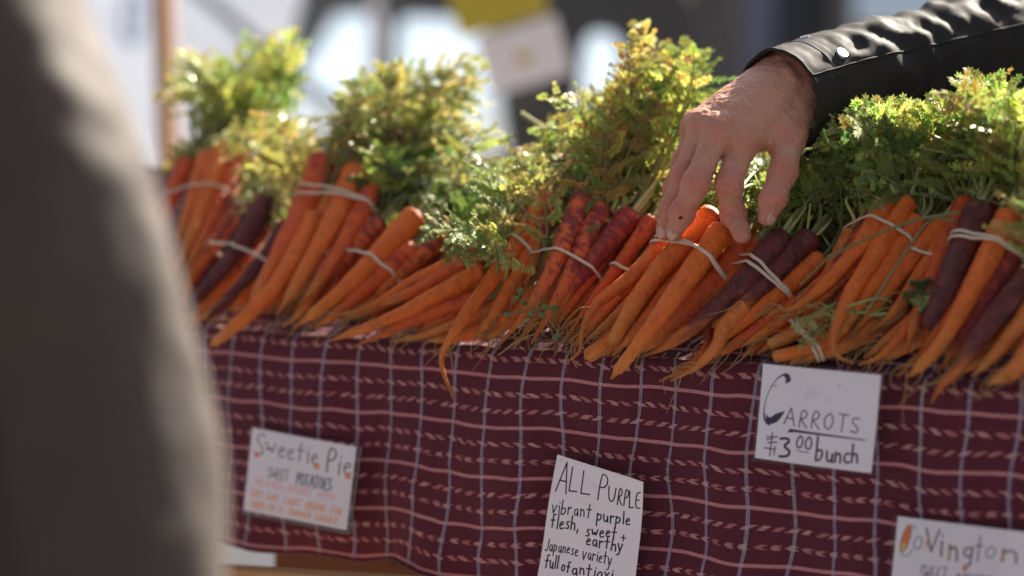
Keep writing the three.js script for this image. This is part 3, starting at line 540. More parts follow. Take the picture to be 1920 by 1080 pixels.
carrotBunch('bunch of slim pale orange carrots with forked curling tails, second from the right edge', {
  carrots: [['d', 46, .018, [1636, 350, 1600, 430, 1560, 500]], ['y', 44, .026, [1684, 322, 1630, 420, 1560, 510, 1500, 570]], ['o', 50, .042, [1680, 354, 1612, 462, 1530, 548, 1486, 578, 1454, 582, 1436, 598], { body: .7, taper: .55, hairs: 3 }], ['o', 50, .036, [1704, 372, 1636, 485, 1585, 570, 1562, 640, 1572, 668, 1602, 680], { body: .72, taper: .5, hairs: 2 }], ['o', 46, .026, [1722, 405, 1653, 512, 1592, 600, 1560, 650], { hairs: 3 }], ['y', 40, .02, [1600, 432, 1550, 520, 1500, 590], { hairs: 3 }], ['r', 42, .012, [1640, 450, 1580, 560, 1530, 620], { hairs: 4 }]],
  bands: [[1650, 452]], lift: .014,
  greens: [{ c: [1620, 215], r: [60, 28], n: 12, d: .03, hue: ['green', 'lime', 'green'], leaf: .0115 }, { c: [1680, 240], r: [80, 40], n: 22, d: .04, hue: H.right, leaf: .0115 }, { c: [1560, 320], r: [55, 75], n: 13, d: .03, hue: ['dark', 'green', 'olive'] }, { c: [1640, 285], r: [70, 40], n: 10, d: .08, start: .5, hue: ['dark', 'green', 'green'] }],
});
carrotBunch('bunch of slim orange carrots with many crossing tails beside the big purple carrot', {
  carrots: [['o', 44, .03, [1770, 414, 1694, 508, 1640, 580, 1592, 630], { body: .8, hairs: 4 }], ['o', 46, .028, [1790, 424, 1712, 535, 1672, 590, 1632, 622], { body: .82, hairs: 4 }], ['y', 40, .016, [1740, 440, 1680, 540, 1600, 640], { body: .8, hairs: 4 }], ['o', 44, .02, [1790, 520, 1712, 606, 1650, 668, 1610, 684], { body: .8, hairs: 3 }], ['y', 40, .012, [1760, 560, 1690, 618, 1620, 672], { hairs: 4 }], ['o', 46, .006, [1800, 570, 1730, 630, 1652, 668], { body: .97, taper: .4, hairs: 1 }], ['r', 42, .0, [1760, 520, 1680, 600, 1600, 655], { hairs: 3 }]],
  bands: [[1708, 490]], banded: [0, 1, 2], lift: .006,
  stalks: [[[1800, 398, 1720, 412, 1640, 442, 1560, 480, 1500, 535], .075, .0017, .001, [.16, .16, .05]], [[1790, 415, 1750, 410, 1700, 470, 1650, 545, 1620, 590], .068, .0019, .0012, [.22, .17, .06]]],
  greens: [{ c: [1770, 245], r: [70, 55], n: 18, d: .08, start: .5, hue: H.right, leaf: .0115 }, { c: [1730, 562], r: [12, 30], n: 2, d: -.05, hue: ['dark', 'green'], leaf: .009, start: .62, pinna: .018 }],
});
carrotBunch('large bunch at the right edge with one fat purple carrot beside a bright orange one', {
  carrots: [['p', 66, .046, [1842, 382, 1800, 480, 1768, 560, 1742, 620], { body: .97, tip: 1.3, taper: .35, hairs: 0 }], ['o', 58, .046, [1898, 396, 1830, 530, 1762, 645, 1706, 706], { body: .95, hairs: 2 }], ['d', 56, .032, [1924, 420, 1850, 560, 1800, 640, 1762, 694], { tip: .75, hairs: 2 }], ['r', 50, .03, [1815, 372, 1770, 470, 1720, 590, 1700, 660], {}], ['r', 54, .022, [1876, 346, 1840, 440, 1790, 560], {}], ['r', 50, .02, [1905, 366, 1860, 470, 1800, 600], {}], ['o', 48, .01, [1930, 500, 1850, 610, 1790, 680], { hairs: 3 }]],
  bands: [[1830, 488, .03], [1828, 496, -.05]], lift: .012, banded: [0, 1, 2, 5],
  stalks: [[[1838, 380, 1845, 330, 1850, 290, 1870, 240], .06, .004, .0026, [.38, .42, .16]], [[1898, 392, 1905, 360, 1925, 320], .065, .0046, .003, [.4, .44, .18]], [[1806, 262, 1785, 225, 1765, 190, 1745, 176, 1732, 204], .06, .0026, .0016, [.5, .28, .08]], [[1765, 190, 1780, 196, 1786, 214], .06, .0018, .0008, [.46, .25, .08]], [[1880, 345, 1850, 300, 1812, 250], .05, .003, .0018, [.36, .4, .15]]],
  greens: [{ c: [1840, 215], r: [75, 60], n: 30, d: .04, hue: ['green', 'lime', 'green', 'gold'], leaf: .0115 }, { c: [1900, 250], r: [60, 65], n: 22, d: .08, start: .5, hue: H.right, leaf: .0115 }, { c: [1850, 280], r: [60, 40], n: 9, d: .1, start: .5, hue: ['dark', 'green'] }, { c: [1812, 152], r: [18, 10], n: 3, all: 1, d: .06, hue: ['lime', 'green'], droop: 0, pinna: .036 }, { c: [1902, 178], r: [20, 14], n: 4, all: 1, d: .06, hue: ['green', 'gold'], droop: 0 }, { c: [1545, 250], r: [26, 20], n: 3, all: 1, d: .04, hue: ['dark', 'green'], droop: .1 }, { c: [1845, 175], r: [30, 25], n: 6, d: .05, hue: ['lime', 'green'], pinna: .04 }],
});
carrotBunch('bunch in the bottom right corner of the pile led by a dusty purple carrot', {
  carrots: [['p', 62, .038, [1940, 512, 1852, 612, 1786, 702, 1762, 728, 1746, 756], { body: .8, tip: .62, hairs: 1 }], ['y', 50, .03, [1950, 560, 1880, 648, 1822, 706], { hairs: 1 }], ['y', 50, .026, [1960, 630, 1900, 690, 1850, 722], { hairs: 2 }], ['o', 46, .01, [1930, 560, 1850, 660, 1790, 706], {}], ['o', 50, .016, [1990, 600, 1930, 670, 1890, 720], {}]],
  bands: [[1925, 538]], lift: .01,
  greens: [{ c: [1960, 360], r: [50, 60], n: 10, d: .02, hue: H.right }],
});
// bunches farther down in the pile: only glimpsed in the gaps
const LOW = ['behind the coat sleeve at the far left end', 'under the blurred bright orange bunch', 'under the dusky purple and orange bunch', "beside the tip over the cloth edge", "under the thick orange carrot", 'under the low reddish bunch with hairy tails', 'behind the longest hanging tail', 'under the crimson mottled bunch', 'behind the tiny herb sprig', 'under the carrots touched by the fingertips', "left of the dark purple ringed carrots", 'under the dark purple ringed carrots', "above the price sign's left corner", "above the price sign's right corner", 'under the fat purple carrot at the right edge'];
for (let k = 0; k < 15; k++) {
  const x = 380 + k * 108, y = 612 + (x - 365) * .07, s = (x - 360) * .055 + 160, L = rr(.9, 1.1), carrots = [];
  for (let i = 0; i < 7; i++) { const o = (i - 3) * 18 + rr(-8, 8), c = s * .66 * L, h = s * 1.05 * L * rr(.85, 1.1); carrots.push([['o', 'r', 'm', 'o', 'y', 'd'][Math.floor(rnd() * 6)], rr(38, 50), rr(-.03, -.016), [x + o + c, y - 14 - h, x + o * 1.05 + c * .5, y - 10 - h * .5, x + o * 1.1 + rr(-10, 10), y - rr(6, 14)], { hairs: 2, n: 36, sides: 12 }]); }
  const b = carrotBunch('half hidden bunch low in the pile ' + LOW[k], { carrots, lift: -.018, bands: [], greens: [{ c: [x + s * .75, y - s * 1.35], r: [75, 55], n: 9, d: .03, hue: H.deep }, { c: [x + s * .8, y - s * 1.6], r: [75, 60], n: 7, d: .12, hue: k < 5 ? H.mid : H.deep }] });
  b.userData.group = 'bunches glimpsed low in the pile';
}
// ------------------------------------------------------------------ paper notes and signs on the cloth
const STROKES = {        // handwriting: pen strokes on a unit square, y down from the cap line (0) to the base line (1)
  A: '0,1 .45,0 .8,1|.15,.62 .68,.62', L: '0,0 .05,1 .6,.95', P: '.1,1 .1,0 .5,.02 .62,.25 .45,.5 .1,.52', U: '0,.1 .05,.75 .3,1 .55,.8 .6,.1', R: '.08,1 .08,0 .5,.04 .58,.25 .4,.48 .08,.5 .65,1', E: '.6,0 .05,.03 .05,1 .65,.96|.05,.5 .5,.48', O: '.4,0 .1,.2 .03,.6 .25,.98 .55,.95 .72,.55 .62,.12 .4,0', T: '.35,0 .35,1|0,0 .72,.03', S: '.6,.1 .35,0 .1,.15 .12,.4 .5,.58 .58,.85 .3,1 .02,.88', W: '0,0 .2,1 .42,.35 .62,1 .85,0', D: '.05,0 .05,1 .45,.9 .6,.5 .45,.1 .05,0', I: '.2,0 .2,1', N: '.05,1 .05,0 .6,1 .62,0', C: '.6,.12 .3,0 .05,.4 .15,.9 .6,.92', Y: '0,0 .3,.5 .62,0|.3,.5 .28,1', G: '.6,.1 .3,0 .05,.4 .15,.9 .55,.95 .6,.6 .35,.6', H: '.05,0 .05,1|.6,0 .6,1|.05,.5 .6,.5', M: '0,1 .1,0 .4,.7 .7,0 .8,1', F: '.05,1 .05,0 .6,0|.05,.48 .5,.48', K: '.05,0 .05,1|.6,0 .05,.55 .62,1', B: '.05,0 .05,1 .5,.95 .6,.75 .4,.5 .05,.5 .5,.45 .5,.1 .05,0', V: '0,0 .3,1 .62,0', X: '0,0 .6,1|.6,0 0,1',
  v: '0,.4 .2,1 .5,.38', i: '.1,.42 .12,1|.1,.18 .12,.2', b: '.05,-.05 .05,1|.05,.6 .35,.45 .5,.7 .3,1 .05,.95', r: '.05,.42 .08,1|.08,.6 .25,.42 .42,.45', a: '.45,.48 .2,.42 .05,.7 .2,1 .42,.85 .45,.48 .5,1', n: '.05,.42 .07,1|.07,.6 .28,.42 .42,.6 .45,1', t: '.22,0 .22,1|0,.4 .45,.38', p: '.05,.42 .05,1.45|.05,.55 .35,.42 .5,.7 .3,1 .06,.92', u: '.03,.42 .06,.9 .25,1 .42,.85 .43,.42 .47,1', l: '.1,-.05 .12,1', e: '.05,.7 .4,.66 .38,.45 .15,.45 .04,.72 .15,1 .45,.9', f: '.45,.02 .22,.05 .2,1|0,.48 .4,.45', s: '.4,.46 .15,.44 .1,.6 .38,.8 .3,1 .02,.95', h: '.05,-.05 .05,1|.05,.6 .28,.42 .42,.6 .45,1', w: '0,.42 .14,1 .3,.55 .46,1 .62,.42', y: '.02,.42 .22,.95|.48,.42 .2,1.4 0,1.45', m: '.03,.42 .05,1|.05,.55 .2,.42 .3,.6 .31,1|.31,.55 .48,.42 .58,.6 .6,1', J: '.4,0 .4,.8 .25,1 .02,.92', o: '.25,.42 .05,.6 .1,.95 .35,1 .48,.7 .4,.45 .25,.42', x: '.02,.42 .42,1|.42,.42 0,1', d: '.45,-.05 .45,1|.45,.55 .2,.42 .04,.7 .2,1 .45,.9', c: '.42,.48 .2,.42 .04,.7 .18,1 .45,.92', g: '.45,.48 .2,.42 .05,.7 .2,.95 .44,.8|.45,.42 .42,1.3 .15,1.45', '+': '.25,.4 .25,.95|0,.68 .5,.66', ',': '.12,.9 .05,1.2', '0': '.28,0 .05,.3 .08,.85 .32,1 .52,.7 .48,.15 .28,0', '3': '.05,.1 .4,0 .55,.2 .2,.45 .6,.65 .5,.95 .05,1',
};
function write(g, text, x, y, h, o = {}) {     // cap height h in canvas pixels
  g.lineCap = g.lineJoin = 'round'; g.strokeStyle = o.ink ?? '#2a2a36'; g.lineWidth = o.pen ?? h * .09;
  let kx = 1;
  if (o.fit) { let wd = 0; for (const ch of text) { if (ch === ' ') { wd += h * (o.space ?? .5); continue; } const q = STROKES[ch]; if (q) wd += (Math.max(...q.split(/[| ]/).map((z) => +z.split(',')[0])) * (o.wide ?? 1) + (o.gap ?? .22)) * h; } kx = o.fit / (wd - (o.gap ?? .22) * h); }
  let cx = x, cy = y;
  for (const ch of text) {
    if (ch === ' ') { cx += kx * h * (o.space ?? .5); cy += kx * h * (o.space ?? .5) * (o.rise ?? 0); continue; }
    const st = STROKES[ch]; if (!st) continue; let wmax = 0;
    const jx = rr(-.02, .02) * kx, jy = rr(-.05, .05), sl = rr(-.05, .05) * kx + (o.slant ?? 0), sc = rr(.94, 1.06);
    for (const line of st.split('|')) {
      const p = line.split(' ').map((q) => q.split(',').map(Number)); for (const q of p) wmax = Math.max(wmax, q[0]);
      const X = (q) => cx + (q[0] * kx * (o.wide ?? 1) * sc + (1 - q[1]) * sl + jx) * h, Y = (q) => cy + (q[1] * sc + jy - 1) * h + q[0] * h * (o.rise ?? 0);
      g.beginPath(); g.moveTo(X(p[0]), Y(p[0]));
      for (let i = 1; i < p.length; i++) { if (i < p.length - 1 && p.length > 3 && !o.straight) { const mx = (X(p[i]) + X(p[i + 1])) / 2, my = (Y(p[i]) + Y(p[i + 1])) / 2; g.quadraticCurveTo(X(p[i]), Y(p[i]), mx, my); } else g.lineTo(X(p[i]), Y(p[i])); }
      g.stroke();
    }
    const adv = (wmax * (o.wide ?? 1) + (o.gap ?? .22)) * h * kx; cx += adv; cy += adv * (o.rise ?? 0);
  }
  return cx;
}
const paper = (g, w, h, c = '#e9e5ea') => { g.fillStyle = c; g.fillRect(0, 0, w, h); for (let i = 0; i < 2500; i++) { const v = 180 + rnd() * 70 | 0; g.fillStyle = `rgba(${v},${v - 4},${v},.12)`; g.fillRect(rnd() * w, rnd() * h, 2, 2); } };
const smudge = (g, x, y, r, a, c = '120,90,80') => { for (let i = 0; i < 12; i++) { g.fillStyle = `rgba(${c},${a})`; g.beginPath(); g.ellipse(x + rr(-r, r), y + rr(-r, r) * .6, r * rr(.2, .6), r * rr(.15, .4), rnd() * 3, 0, 7); g.fill(); } };
function sheet(corners, lift, thick, bend, nx = 16, ny = 20) {   // TL, TR, BR, BL pixels on the cloth's front
  const q = corners.map(([x, y, l = 0]) => onFront(x, y, lift + l)), n = q[1].clone().sub(q[0]).cross(q[0].clone().sub(q[3])).normalize(), P = [[], []], UV = [];
  for (let j = 0; j <= ny; j++) for (let i = 0; i <= nx; i++) {
    const u = i / nx, v = j / ny, p = q[0].clone().lerp(q[1], u).lerp(q[3].clone().lerp(q[2], u), v).addScaledVector(n, bend ? bend(u, v) : 0);
    P[0].push(p.clone().addScaledVector(n, thick / 2)); P[1].push(p.addScaledVector(n, -thick / 2)); UV.push(u, 1 - v);
  }
  const grid = (pts, flip) => { const g = new THREE.BufferGeometry(), I = [], w = nx + 1; for (let j = 0; j < ny; j++) for (let i = 0; i < nx; i++) { const a = j * w + i, b = a + 1, c = a + w, d = c + 1; flip ? I.push(a, b, c, b, d, c) : I.push(a, c, b, b, c, d); } g.setAttribute('position', new THREE.Float32BufferAttribute(pts.flatMap((p) => [p.x, p.y, p.z]), 3)); g.setAttribute('uv', new THREE.Float32BufferAttribute(UV, 2)); g.setIndex(I); g.computeVertexNormals(); return g; };
  const rim = []; const w = nx + 1; for (let i = 0; i < nx; i++) rim.push(i); for (let j = 0; j < ny; j++) rim.push(j * w + nx); for (let i = nx; i > 0; i--) rim.push(ny * w + i); for (let j = ny; j > 0; j--) rim.push(j * w);
  const E = [], I = []; rim.forEach((r) => { E.push(P[0][r], P[1][r]); }); const m = rim.length; for (let k = 0; k < m; k++) { const a = 2 * k, b = 2 * ((k + 1) % m); I.push(a, a + 1, b, b, a + 1, b + 1); }
  const eg = new THREE.BufferGeometry(); eg.setAttribute('position', new THREE.Float32BufferAttribute(E.flatMap((p) => [p.x, p.y, p.z]), 3)); eg.setIndex(I); eg.computeVertexNormals();
  return { front: grid(P[0], false), back: grid(P[1], true), edge: eg, at: q[3] };
}
const plainPaper = std({ color: rgb(.78, .76, .78), roughness: .8, side: THREE.DoubleSide }), clearSleeve = phys({ color: rgb(.98, .98, 1), roughness: .06, transmission: 1, thickness: 0, ior: 1.45, side: THREE.DoubleSide });
function note(name, label, cat, corners, o) {
  const s = sheet(corners, o.lift, o.thick ?? .0006, o.bend), t = thing(name, label, cat, s.at, 'paper notes on the cloth');
  const map = canvasTex(o.w, o.h, o.draw);
  wpart('written_face', s.front, std({ map, roughness: o.rough ?? .75, side: THREE.DoubleSide }), t);
  wpart('back', mergeGeometries([s.back.deleteAttribute('uv'), s.edge]), plainPaper, t);
  if (o.sleeve) {
    const c2 = o.sleeve, f = sheet(c2, o.lift + .0018, .0004, o.bend, 10, 10); wpart('clear_sleeve', f.front, clearSleeve, t);
    const b = c2.map(([x, y]) => onFront(x, y, o.lift)), r = .0009;
    if (o.seam) for (const [i, k] of [[1, 2], [2, 3]]) wpart('sleeve_seam', tube([b[i], b[i].clone().lerp(b[k], .5), b[k]], r, 6, 4), o.seam, t);
  }
  return t;
}
note('price_sign', 'white carrots price sign in a clear sleeve hanging at the cloth edge', 'price sign', [[1431, 682], [1655, 703], [1636, 887], [1418, 858]], {
  lift: .014, w: 1024, h: 840, sleeve: [[1426, 675], [1662, 698], [1642, 894], [1412, 864]], bend: (u, v) => .0035 * Math.sin(u * 3.1) + .003 * v * v + .004 * Math.pow(u, 6) * (1 - v),
  draw: (g, w, h) => {
    paper(g, w, h); smudge(g, 470, 210, 60, .03); smudge(g, 600, 260, 26, .05); smudge(g, 440, 230, 40, .03, '90,90,90');
    const ink = '#1c1840';
    // large pen-drawn C with swelling strokes
    const C = new THREE.CubicBezierCurve3(V(222, 75, 0), V(60, 95, 0), V(-20, 520, 0), V(110, 515, 0));
    g.fillStyle = ink; g.beginPath(); const out = [], inn = []; for (let i = 0; i <= 30; i++) { const t = i / 30, p = C.getPoint(t), d = C.getTangent(t), k = 5 + 22 * Math.pow(Math.abs(t - .42) / .58, 2.6); out.push([p.x - d.y * k, p.y + d.x * k]); inn.push([p.x + d.y * k * .4, p.y - d.x * k * .4]); }
    [...out, ...inn.reverse()].forEach(([x, y], i) => i ? g.lineTo(x, y) : g.moveTo(x, y)); g.fill();
    g.beginPath(); g.moveTo(212, 62); g.quadraticCurveTo(262, 66, 264, 130); g.lineTo(212, 160); g.quadraticCurveTo(232, 110, 190, 86); g.fill();
    g.beginPath(); g.moveTo(62, 430); g.quadraticCurveTo(90, 500, 150, 430); g.lineTo(232, 395); g.quadraticCurveTo(190, 520, 105, 526); g.quadraticCurveTo(66, 510, 62, 430); g.fill();
    write(g, 'ARROTS', 236, 512, 146, { ink: '#2a2648', pen: 11, fit: 650, gap: .3, rise: .012 });
    g.fillStyle = ink; g.beginPath(); g.moveTo(292, 545); g.lineTo(965, 562); g.lineTo(940, 571); g.lineTo(330, 570); g.lineTo(276, 584); g.fill();
    write(g, '3', 216, 800, 182, { ink: '#1a1a22', pen: 23, wide: 1 }); write(g, '00', 358, 705, 106, { ink: '#33333a', pen: 15, fit: 142 });
    g.strokeStyle = '#55555a'; g.lineWidth = 9; g.beginPath(); g.moveTo(378, 728); g.lineTo(478, 732); g.stroke();
    write(g, 'b', 548, 792, 195, { ink: '#26262c', pen: 19, wide: .62 }); write(g, 'unch', 632, 784, 150, { ink: '#26262c', pen: 18, fit: 270, gap: .16, rise: -.02 });
    g.strokeStyle = '#5a5a60'; g.lineWidth = 13; for (const [a, b, c, d] of [[92, 640, 190, 630], [110, 690, 190, 678], [84, 740, 182, 742], [140, 600, 136, 800], [178, 716, 172, 790], [96, 664, 150, 650]]) { g.beginPath(); g.moveTo(a, b); g.lineTo(c, d); g.stroke(); }
  },
});
note('paper_note', 'curling all purple note handwritten in black on plain white paper', 'note', [[1047, 852], [1219, 902], [1193, 1150], [1003, 1128]], {
  lift: .012, w: 760, h: 1160, thick: .0004, bend: (u, v) => .006 * Math.sin(u * 2.4 + .3) * (1 - v * .6) + .012 * Math.pow(u, 3) * (1 - v) - .004 * Math.sin(v * 6) * (u - .5) + .006 * v * v,
  draw: (g, w, h) => {
    paper(g, w, h, '#ebe4e9'); smudge(g, 330, 150, 40, .035, '170,110,70'); smudge(g, 330, 330, 40, .03, '170,130,70'); smudge(g, 40, 30, 16, .05);
    const k = { ink: '#23212a', gap: .2 };
    write(g, 'A', 42, 272, 232, { ...k, pen: 11, fit: 86, straight: true }); write(g, 'L', 148, 248, 190, { ...k, pen: 11, fit: 70, straight: true }); write(g, 'L', 246, 244, 178, { ...k, pen: 11, fit: 76, straight: true });
    write(g, 'P', 382, 262, 222, { ...k, pen: 11, fit: 82 }); write(g, 'U', 470, 256, 140, { ...k, pen: 11, fit: 58 }); write(g, 'RPLE', 548, 256, 142, { ...k, pen: 11, fit: 190, rise: -.05 });
    write(g, 'vibrant', 34, 450, 106, { ...k, pen: 10, fit: 316, rise: -.1 }); write(g, 'purple', 404, 430, 100, { ...k, pen: 12, fit: 262, rise: -.09 });
    write(g, 'flesh,', 40, 562, 104, { ...k, pen: 12, fit: 226, rise: -.08 }); write(g, 'sweet', 336, 568, 98, { ...k, pen: 12, fit: 236, rise: -.1 }); write(g, '+', 612, 548, 90, { ...k, pen: 10, fit: 36 });
    write(g, 'earthy', 344, 644, 98, { ...k, pen: 12, fit: 288, rise: -.02 });
    write(g, 'Japanese', 24, 748, 92, { ...k, pen: 9.5, fit: 270, rise: -.02 }); write(g, 'variety', 334, 756, 98, { ...k, pen: 9.5, fit: 226, rise: .06 });
    write(g, 'full', 42, 876, 104, { ...k, pen: 12, fit: 106 }); write(g, 'of', 180, 888, 88, { ...k, pen: 12, fit: 70 }); write(g, 'antioxi', 266, 892, 94, { ...k, pen: 12, fit: 320 });
  },
});
note('paper_sign', 'blurred sweetie pie sign with orange handwriting in a clear holder at the left', 'sign', [[474, 802], [668, 838], [650, 994], [457, 956]], {
  lift: .013, w: 900, h: 720, sleeve: [[469, 797], [678, 836], [656, 1001], [453, 962]], seam: std({ color: rgb(.12, .12, .13), roughness: .3 }), bend: (u, v) => .0015 * Math.sin(u * 3.1),
  draw: (g, w, h) => {
    paper(g, w, h, '#e4dfe2'); smudge(g, 600, 560, 60, .02);
    const fancy = (t, x, y, s, o) => { write(g, t, x, y, s, { ink: '#5a5452', pen: s * .08, gap: .2, ...o }); };
    fancy('S', 42, 228, 190, { fit: 80, pen: 12 }); fancy('weetie', 140, 190, 160, { fit: 462, pen: 12, rise: .07 }); fancy('P', 672, 262, 205, { fit: 80, pen: 15 }); fancy('ie', 770, 258, 190, { fit: 108, pen: 13 });
    g.strokeStyle = 'rgba(226,120,50,.9)'; g.lineWidth = 22; for (const [x, y] of [[66, 224], [596, 225], [862, 262]]) { g.beginPath(); g.arc(x, y, 14, 0, 6); g.stroke(); }
    write(g, 'SWEET', 182, 404, 96, { ink: '#8a8582', pen: 12, fit: 184, gap: .16 }); write(g, 'POTATOES', 436, 410, 100, { ink: '#5d6678', pen: 13, fit: 300, gap: .14 });
    const pk = { ink: '#eaa4a8', pen: 9, gap: .16 }, og = { ink: '#e8a070', pen: 9.5, gap: .16 };
    write(g, 'DELICIOUS', 78, 482, 54, { ...pk, fit: 250 }); write(g, 'DESSERT', 372, 486, 54, { ...pk, fit: 210 }); write(g, 'WITH', 630, 488, 54, { ...pk, fit: 130 });
    write(g, 'SOFT', 46, 588, 60, { ...og, fit: 116 }); write(g, 'AND', 196, 592, 60, { ...og, fit: 96 }); write(g, 'LIGHT', 350, 596, 60, { ...og, fit: 146 }); write(g, 'ORANGE', 540, 600, 60, { ...og, fit: 170 }); write(g, 'FOR', 756, 604, 60, { ...og, fit: 90 });
    write(g, 'BAKED', 66, 680, 58, { ...og, fit: 118 }); write(g, 'OR', 216, 682, 58, { ...og, fit: 62 }); write(g, 'A', 316, 682, 58, { ...og, fit: 34 }); write(g, 'SUMMER', 404, 684, 58, { ...og, fit: 190 }); write(g, 'DINNER', 632, 686, 58, { ...og, fit: 190 });
  },
});
note('paper_sign', 'covington sign lettered with orange filled capitals cut off by the bottom right corner', 'sign', [[1684, 968], [1990, 1006], [1972, 1200], [1664, 1160]], {
  lift: .015, w: 1100, h: 780, sleeve: [[1677, 964], [2000, 1003], [1980, 1206], [1656, 1166]], bend: (u, v) => .0015 * Math.sin(u * 3.1),
  draw: (g, w, h) => {
    paper(g, w, h, '#e2dde2'); g.scale(.93, 1);
    g.fillStyle = '#d8783a'; g.beginPath(); g.ellipse(76, 160, 26, 104, .2, 0, 7); g.fill(); g.fillStyle = '#d9b45a'; g.beginPath(); g.ellipse(62, 228, 15, 40, .2, 0, 7); g.fill();
    g.strokeStyle = '#4a4048'; g.lineWidth = 6; g.beginPath(); g.ellipse(76, 160, 29, 108, .2, 0, 7); g.stroke(); g.beginPath(); g.moveTo(98, 56); g.quadraticCurveTo(134, 44, 140, 84); g.stroke(); g.beginPath(); g.moveTo(52, 270); g.quadraticCurveTo(96, 330, 134, 232); g.stroke();
    const k = { ink: '#54444a', pen: 14, gap: .24 };
    write(g, 'o', 134, 218, 160, { ...k, pen: 8, fit: 74 }); write(g, 'V', 222, 238, 180, { ...k, fit: 104 }); write(g, 'i', 336, 248, 190, { ...k, pen: 16, fit: 18 }); write(g, 'n', 400, 274, 190, { ...k, pen: 15, fit: 66 }); write(g, 'g', 500, 250, 150, { ...k, fit: 70 }); write(g, 't', 592, 266, 190, { ...k, pen: 11, fit: 56 }); write(g, 'o', 664, 224, 150, { ...k, pen: 8, fit: 76 }); write(g, 'n', 776, 250, 170, { ...k, pen: 16, fit: 120 });
    for (const [x, y, a, b] of [[412, 222, 8, 50], [534, 322, 17, 32], [790, 206, 9, 44], [238, 170, 7, 50], [344, 196, 6, 30]]) { g.fillStyle = 'rgba(206,126,56,.85)'; g.beginPath(); g.ellipse(x, y, a, b, .12, 0, 7); g.fill(); }
    write(g, 'SWEET', 206, 452, 112, { ink: '#6a646e', pen: 9, fit: 200, gap: .16 }); write(g, 'POTATOES', 476, 472, 104, { ink: '#6a646e', pen: 10, fit: 310, gap: .14 });
    write(g, 'SUPER SWEET', 120, 620, 80, { ink: '#d88a4a', pen: 9 });
  },
});
// small herb sprig fallen on the carrots
{
  const c = onPile(1010, 585, .06), t = thing('herb_sprig', 'tiny green herb sprig lying across the roots of the crimson bunch', 'herb sprig', c);
  const P = [[930, 592], [965, 585], [1008, 582], [1030, 600], [1052, 634]].map(([x, y]) => onPile(x, y, .055));
  wpart('stem', tube(P, .0007, 5, 24), std({ color: rgb(.16, .13, .05), roughness: .7 }), t);
  for (const [x, y, s] of [[975, 545, 1], [968, 560, .9], [982, 568, 1.1], [1040, 578, 1.5], [1022, 576, 1.1], [950, 590, .8], [996, 588, .9], [1042, 632, 1], [1016, 592, .9]]) {
    const p = onPile(x, y, .058), g = new THREE.SphereGeometry(.0042 * s, 10, 8); g.scale(1, .75, .22); g.rotateY(rr(-1, 1) + YAW); g.rotateZ(rr(-1, 1)); g.translate(p.x, p.y, p.z);
    wpart('leaf', g, std({ color: rgb(.09, .14, .04), roughness: .5 }), t);
    wpart('stalk', tube([p, p.clone().lerp(P[2], .3), P[2]], .0004, 4, 6), std({ color: rgb(.16, .13, .05), roughness: .7 }), t);
  }
}
// ------------------------------------------------------------------ people
function fabric(color, o = {}) { return phys({ color, roughness: .85, sheen: .5, sheenColor: rgb(.9, .85, .8), sheenRoughness: .45, ...o }); }
const skinMat = phys({ vertexColors: true, roughness: .5, specularIntensity: .6, sheen: .12, sheenColor: rgb(1, .6, .45), sheenRoughness: .5, bumpMap: noiseTex(128, (u, v) => .5 + .3 * tile(u, v, 9, 4)), bumpScale: 0 });
const SKIN = [.52, .265, .185], RED = [.54, .165, .115];
const skinCol = (marks) => (x, y, z) => {
  let k = 0; for (const [p, r] of marks) { const d = Math.hypot(x - p.x, y - p.y, z - p.z) / r; if (d < 1) k = Math.max(k, (1 - d * d) * .75); }
  k = clamp(k + .1 * noise(x * 60, y * 60, z * 60)); const v = 1 + .07 * noise(x * 220, y * 220, z * 220) + .05 * noise(x * 40, y * 40, z * 40 + 9);
  return [0, 1, 2].map((q) => lerp(SKIN[q], RED[q], k) * v);
};
